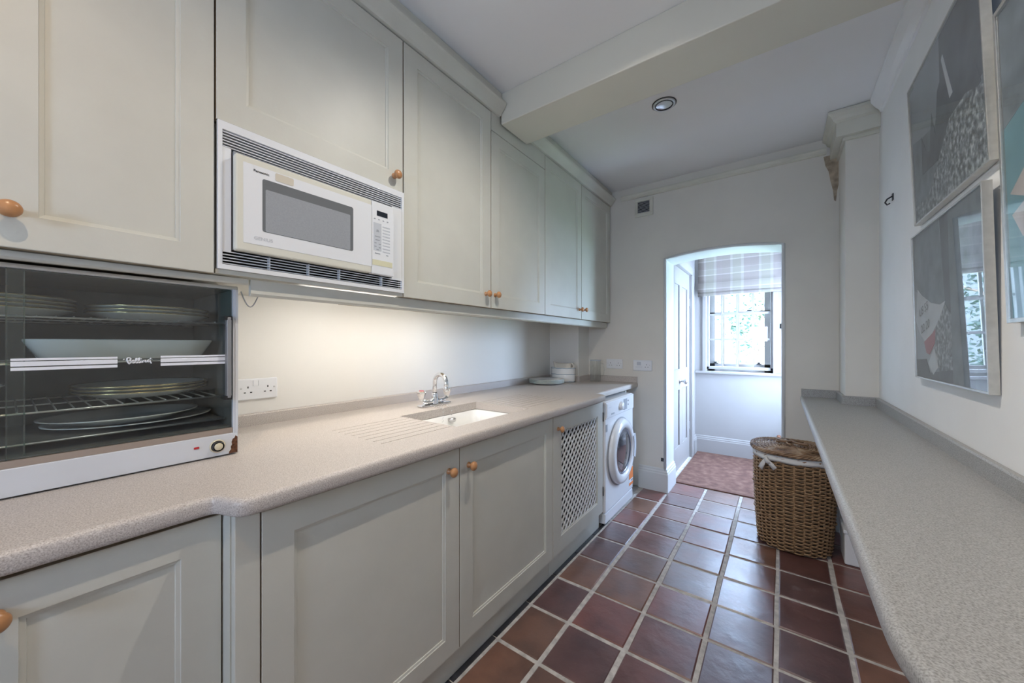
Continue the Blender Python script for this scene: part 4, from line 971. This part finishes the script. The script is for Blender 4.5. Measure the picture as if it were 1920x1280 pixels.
b.add(vs, [(i*n+k, i*n+(k+1) % n, (i+1)*n+(k+1) % n, (i+1)*n+k) for i in range(4) for k in range(n)], True)
ln = b.build('cloth_liner', 'linen', lb); sd = ln.modifiers.new('th', 'SOLIDIFY'); sd.thickness = .002
# bow at the front left
ab = math.radians(238)
p0 = Vector(bpt(ab, .552, .018)); out = Vector((math.cos(ab), math.sin(ab), 0)); sd_ = Vector((-out.y, out.x, 0)); upv = Vector((0,0,1))
def ribbon(pts, ws, nm):
    b = MB(); vs = []; dS, dU = pts[-1][0]-pts[0][0], pts[-1][1]-pts[0][1]
    for (s_, u, d), w in zip(pts, ws):
        c = p0+sd_*s_+upv*u+out*d
        wv = (sd_*(-dU)+upv*dS).normalized()
        vs += [c-wv*w, c+wv*w]
    b.add(vs, [(2*i, 2*i+1, 2*i+3, 2*i+2) for i in range(len(pts)-1)], True)
    o = b.build(nm, 'linen', ln); q = o.modifiers.new('th', 'SOLIDIFY'); q.thickness = .0025
ribbon([(0, 0, .004), (-.010, -.020, .012), (-.024, -.045, .008), (-.036, -.072, .010)], [.005, .010, .013, .014], 'bow_tail')
ribbon([(0, 0, .004), (.012, -.016, .014), (.032, -.034, .010), (.052, -.052, .010)], [.005, .011, .014, .014], 'bow_tail')
ribbon([(0, 0, .006), (-.004, .008, .016), (.010, -.018, .018), (.022, -.030, .012)], [.006, .010, .012, .009], 'bow_loop')
MB().lathe([(0, -.008), (.006, -.007), (.009, 0), (.006, .007), (0, .008)], tuple(p0+out*.006), 'z', 12).build('bow_knot', 'linen', ln)
# lid
lid = MB(); nr = 22
def lpt(a, q, zoff=0): 
    k = brad(.555)+.055; x, y = sup(a, BA*k*q, BB*k*q); return (BC[0]+x, BC[1]+y, .592+.016*(1-q*q)+zoff)
for i in range(2, nr+1):
    q = i/nr; n = 96; sp = 24
    lid.tube([lpt(2*PI*k/n, q, .0035*math.cos(sp/2*2*PI*k/n+(PI if i % 2 else 0))) for k in range(n)], .0052, 5, closed=True)
lo = lid.build('lid', 'wicker_lid', lb)
b = MB()
for k in range(24):
    a = 2*PI*k/24; b.tube([lpt(a+.25*(1-q), q, .0) for q in (.03, .2, .4, .6, .8, 1.0)], .005, 5)
b.build('lid_spokes', 'wicker_lid', lo)
b = MB()
for k in range(4):
    b.tube([(lambda p: (p[0], p[1], p[2]-.002+.008*math.sin(q*PI/4+k*PI/2)))(lpt(2*PI*q/128, 1.02+.032*math.cos(q*PI/4+k*PI/2))) for q in range(128)], .0062, 6, closed=True)
b.build('lid_braid', 'wicker_lid', lo)
# twisted bundle across the centre of the lid
b = MB()
for k in range(5):
    a0 = .9*k; b.tube([lpt(a0+q*1.9, .10+.5*abs(q-.5)*(1+.1*k), .010+.004*k) for q in [i/10 for i in range(11)]], .006, 6)
b.build('lid_twist', 'wicker_lid', lo)

# white bin and black bag under the shelf
bn = thing('storage_box', (0.37, 2.86, 0), 'small white lidded box on the floor behind the laundry basket', 'box')
MB().box(0.292, 2.775, 0.002, 0.452, 2.945, 0.175).build('body', 'white_plastic', bn, 0.008)
MB().box(0.286, 2.769, 0.1755, 0.456, 2.949, 0.197).build('lid', 'white_plastic', bn, 0.006)
bg_ = thing('black_bag', (0.375, 2.87, 0.198), 'black plastic bag on the white box under the right-hand shelf', 'bag')
b = MB(); n = 20; vs = []; rr = random.Random(4)
pf = [(0, .199), (.062, .199), (.070, .24), (.066, .32), (.05, .40), (.022, .45), (.03, .475), (0, .478)]
for r_, z in pf:
    for k in range(n): a = 2*PI*k/n; q = r_*(1+.10*rr.uniform(-1, 1)); vs.append((0.372+q*math.cos(a), 2.868+q*math.sin(a), z))
b.add(vs, [(i*n+k, i*n+(k+1) % n, (i+1)*n+(k+1) % n, (i+1)*n+k) for i in range(len(pf)-1) for k in range(n)], True); b.build('sack', 'bag_black', bg_)

# ------------------------------------------------------------------ pictures on the right wall
def picture(label, yf, yn, z0, z1, xb_, xt_, draw, fw=0.006, dep=0.02):
    """front plane leans: x = xb_ at z0, xt_ at z1; yf far edge, yn near edge"""
    t = thing('picture_frame', (xb_, (yf+yn)/2, z0), label, 'picture', 'framed pictures')
    def P(a, c, d=0):      # a 0..1 far->near, c 0..1 up, d depth towards wall
        return (xb_+(xt_-xb_)*c+d, yf+(yn-yf)*a, z0+(z1-z0)*c)
    w_, h_ = abs(yn-yf), z1-z0; fa, fc_ = fw/w_, fw/h_
    def slab(a0, a1, c0, c1, d0, d1, nm, m, par, bev=0):
        vs = [P(a, c, d) for d in (d0, d1) for (a, c) in ((a0,c0),(a1,c0),(a1,c1),(a0,c1))]
        return MB().add(vs, [(0,3,2,1),(4,5,6,7),(0,1,5,4),(1,2,6,5),(2,3,7,6),(3,0,4,7)]).build(nm, m, par, bev)
    for a in ((0, fa, 0, 1), (1-fa, 1, 0, 1), (fa, 1-fa, 0, fc_), (fa, 1-fa, 1-fc_, 1)): slab(*a, 0, dep, 'frame_rail', 'silver_frame', t, .0008)
    slab(fa, 1-fa, fc_, 1-fc_, .0022, .0040, 'glazing', 'picture_glass', t)
    pr3 = slab(fa, 1-fa, fc_, 1-fc_, .0068, dep-.002, 'print', draw[0], t)
    def shape(pts, m, nm, lvl):
        v = [P(fa+(1-2*fa)*a, fc_+(1-2*fc_)*c, .0066-.00025*lvl) for a, c in pts]; v2 = [P(fa+(1-2*fa)*a, fc_+(1-2*fc_)*c, .0067) for a, c in pts]; n = len(v)
        MB().add(v+v2, [tuple(range(n)), tuple(range(2*n-1, n-1, -1))]+[(i, (i+1) % n, n+(i+1) % n, n+i) for i in range(n)]).build(nm, m, pr3)
    for k, (pts, m, nm) in enumerate(draw[1]): shape(pts, m, nm, k % 8+1)
    for (txt, a, c, s_, m, sh) in draw[2]:
        cu_w = s_
        text_mesh(txt, s_, 'sail_lettering', m, pr3, lambda x, y: P(fa+a+x/w_, fc_+c+(y+x*sh)/h_, .0042), .0004)
    return t
p1 = ('paper_grey', [
  ([(0, .62), (.0, 1), (.45, 1), (.52, .62), (.55, .45), (.35, .45), (.12, .56)], 'paper_mid', 'sky_area'),
  ([(.47, 1), (.60, 1), (.60, .25), (.52, .40)], 'paper_dark', 'dark_sail'),
  ([(0, .40), (.06, .62), (.14, .565), (.30, .50), (.44, .475), (.52, .49), (.44, .40), (.30, .30), (.17, .245), (.08, .30)], 'paper_white', 'hull'),
  ([(.15, .245), (.30, .30), (.36, .33), (.34, .24), (.24, .16), (.19, .17)], 'paper_red', 'hull_red'),
  ([(.36, .33), (.52, .47), (.60, .40), (.62, .05), (.40, .05), (.34, .20)], 'paper_foam', 'spray'),
  ([(0, .12), (.18, .13), (.24, .04), (.6, .08), (.62, 0), (0, 0)], 'paper_dark', 'dark_water'),
  ([(.22, .10), (.32, .20), (.38, .08), (.30, .03)], 'paper_white', 'wave_crest'),
  ([(.60, 0), (1, 0), (1, 1), (.60, 1)], 'paper_mid', 'right_area')],
  [('US 55', .085, .41, .044, 'paper_dark', .25), ('22 20', .11, .295, .044, 'paper_dark', .25)])
p2 = ('paper_mid', [
  ([(0, .60), (0, 1), (.52, 1), (.50, .70), (.40, .52), (.2, .55)], 'paper_grey', 'sky_area'),
  ([(.52, 1), (1, 1), (1, .45), (.55, .40), (.50, .72)], 'paper_dark', 'dark_sail'),
  ([(.16, .30), (.18, .56), (.25, .42), (.30, .40), (.36, .62), (.40, .46), (.46, .70), (.56, .78), (.62, .62), (.9, .58), (.95, .42), (.55, .36), (.42, .28)], 'paper_dark', 'crew_silhouettes'),
  ([(.0, .0), (0, .14), (.25, .12), (.45, .30), (.60, .44), (.8, .46), (1, .38), (1, 0)], 'paper_foam', 'spray'),
  ([(.54, .84), (.56, .86), (.66, .56), (.62, .55)], 'paper_white', 'rope')], [])
p3 = ('paper_teal', [
  ([(0, .62), (.0, 1), (1, 1), (1, .80)], 'paper_mid', 'dark_sail'),
  ([(.03, .40), (.30, .52), (.30, .40), (.14, .37)], 'paper_pink', 'rock'),
  ([(.04, .33), (.20, .37), (.34, .30), (.12, .25)], 'paper_pink', 'rock')], [])
picture('silver framed sailing photo with white boat hull lettering, lower of the pair', 2.150, 1.505, 1.108, 1.668, .4385, .425, p1)
picture('silver framed grey photo of crew and surf, upper of the pair', 2.158, 1.497, 1.715, 2.262, .437, .416, p2)
picture('silver framed teal picture cut off by the right image edge', 1.407, 0.86, 1.29, 2.035, .437, .415, p3, .010)
hk = thing('wall_hook', (XR, 2.628, 1.96), 'small black hook on the right wall', 'hook')
MB().box(XR-.004, 2.618, 1.965, XR-.0005, 2.638, 1.998).build('plate', 'dark_metal', hk)
MB().tube([(XR-.004, 2.628, 1.985), (XR-.022, 2.628, 1.975), (XR-.030, 2.628, 1.958), (XR-.022, 2.628, 1.945), (XR-.012, 2.628, 1.952)], .0035, 8).build('prong', 'dark_metal', hk)

# ------------------------------------------------------------------ ceiling downlights
def downlight(label, x, y, power, col, lit):
    t = thing('ceiling_downlight', (x, y, ZC), label, 'ceiling light', 'recessed ceiling downlights')
    MB().lathe([(.060, -.0005), (.062, -.006), (.056, -.010), (.046, -.008), (.044, -.001)], (x, y, ZC), 'z', 36).build('bezel', 'steel', t)
    MB().lathe([(.0665, -.0004), (.0665, -.002), (.0615, -.002)], (x, y, ZC), 'z', 36).build('gap_ring', 'dark_metal', t)  # dark ring in the groove round the bezel
    MB().lathe([(.0475, -.0085), (.0475, -.0105), (.0435, -.0095), (.0435, -.004)], (x, y, ZC), 'z', 36).build('inner_ring', 'dark_metal', t)
    MB().lathe([(.0445, -.006), (.041, -.0045), (.030, -.003), (.012, -.002), (0, -.002)], (x, y, ZC), 'z', 32).build('reflector', 'lamp_reflector', t)
    if lit:
        MB().lathe([(0, -.0075), (.018, -.0070), (.020, -.0035)], (x, y, ZC), 'z', 18).build('bulb', 'lamp_glow', t)
        l = bpy.data.lights.new('downlight_lamp', 'SPOT'); l.energy = power; l.color = col; l.spot_size = math.radians(156); l.spot_blend = 1.0; l.shadow_soft_size = 0.010
        o = bpy.data.objects.new('downlight_lamp', l); COL.objects.link(o); o.location = (0, 0, -.035); o.parent = t
downlight('round recessed ceiling downlight on the far side of the beam', -0.54, 2.225, 0, (1, 1, 1), False)
downlight('round recessed downlight in the near ceiling before the beam, above the frame', -0.46, 1.16, P_SPOT_MAIN, (1.0, 0.945, 0.87), True)
downlight('round recessed downlight in the ceiling beside the camera', -0.46, -0.15, P_SPOT_NEAR, (1.0, 0.76, 0.50), True)
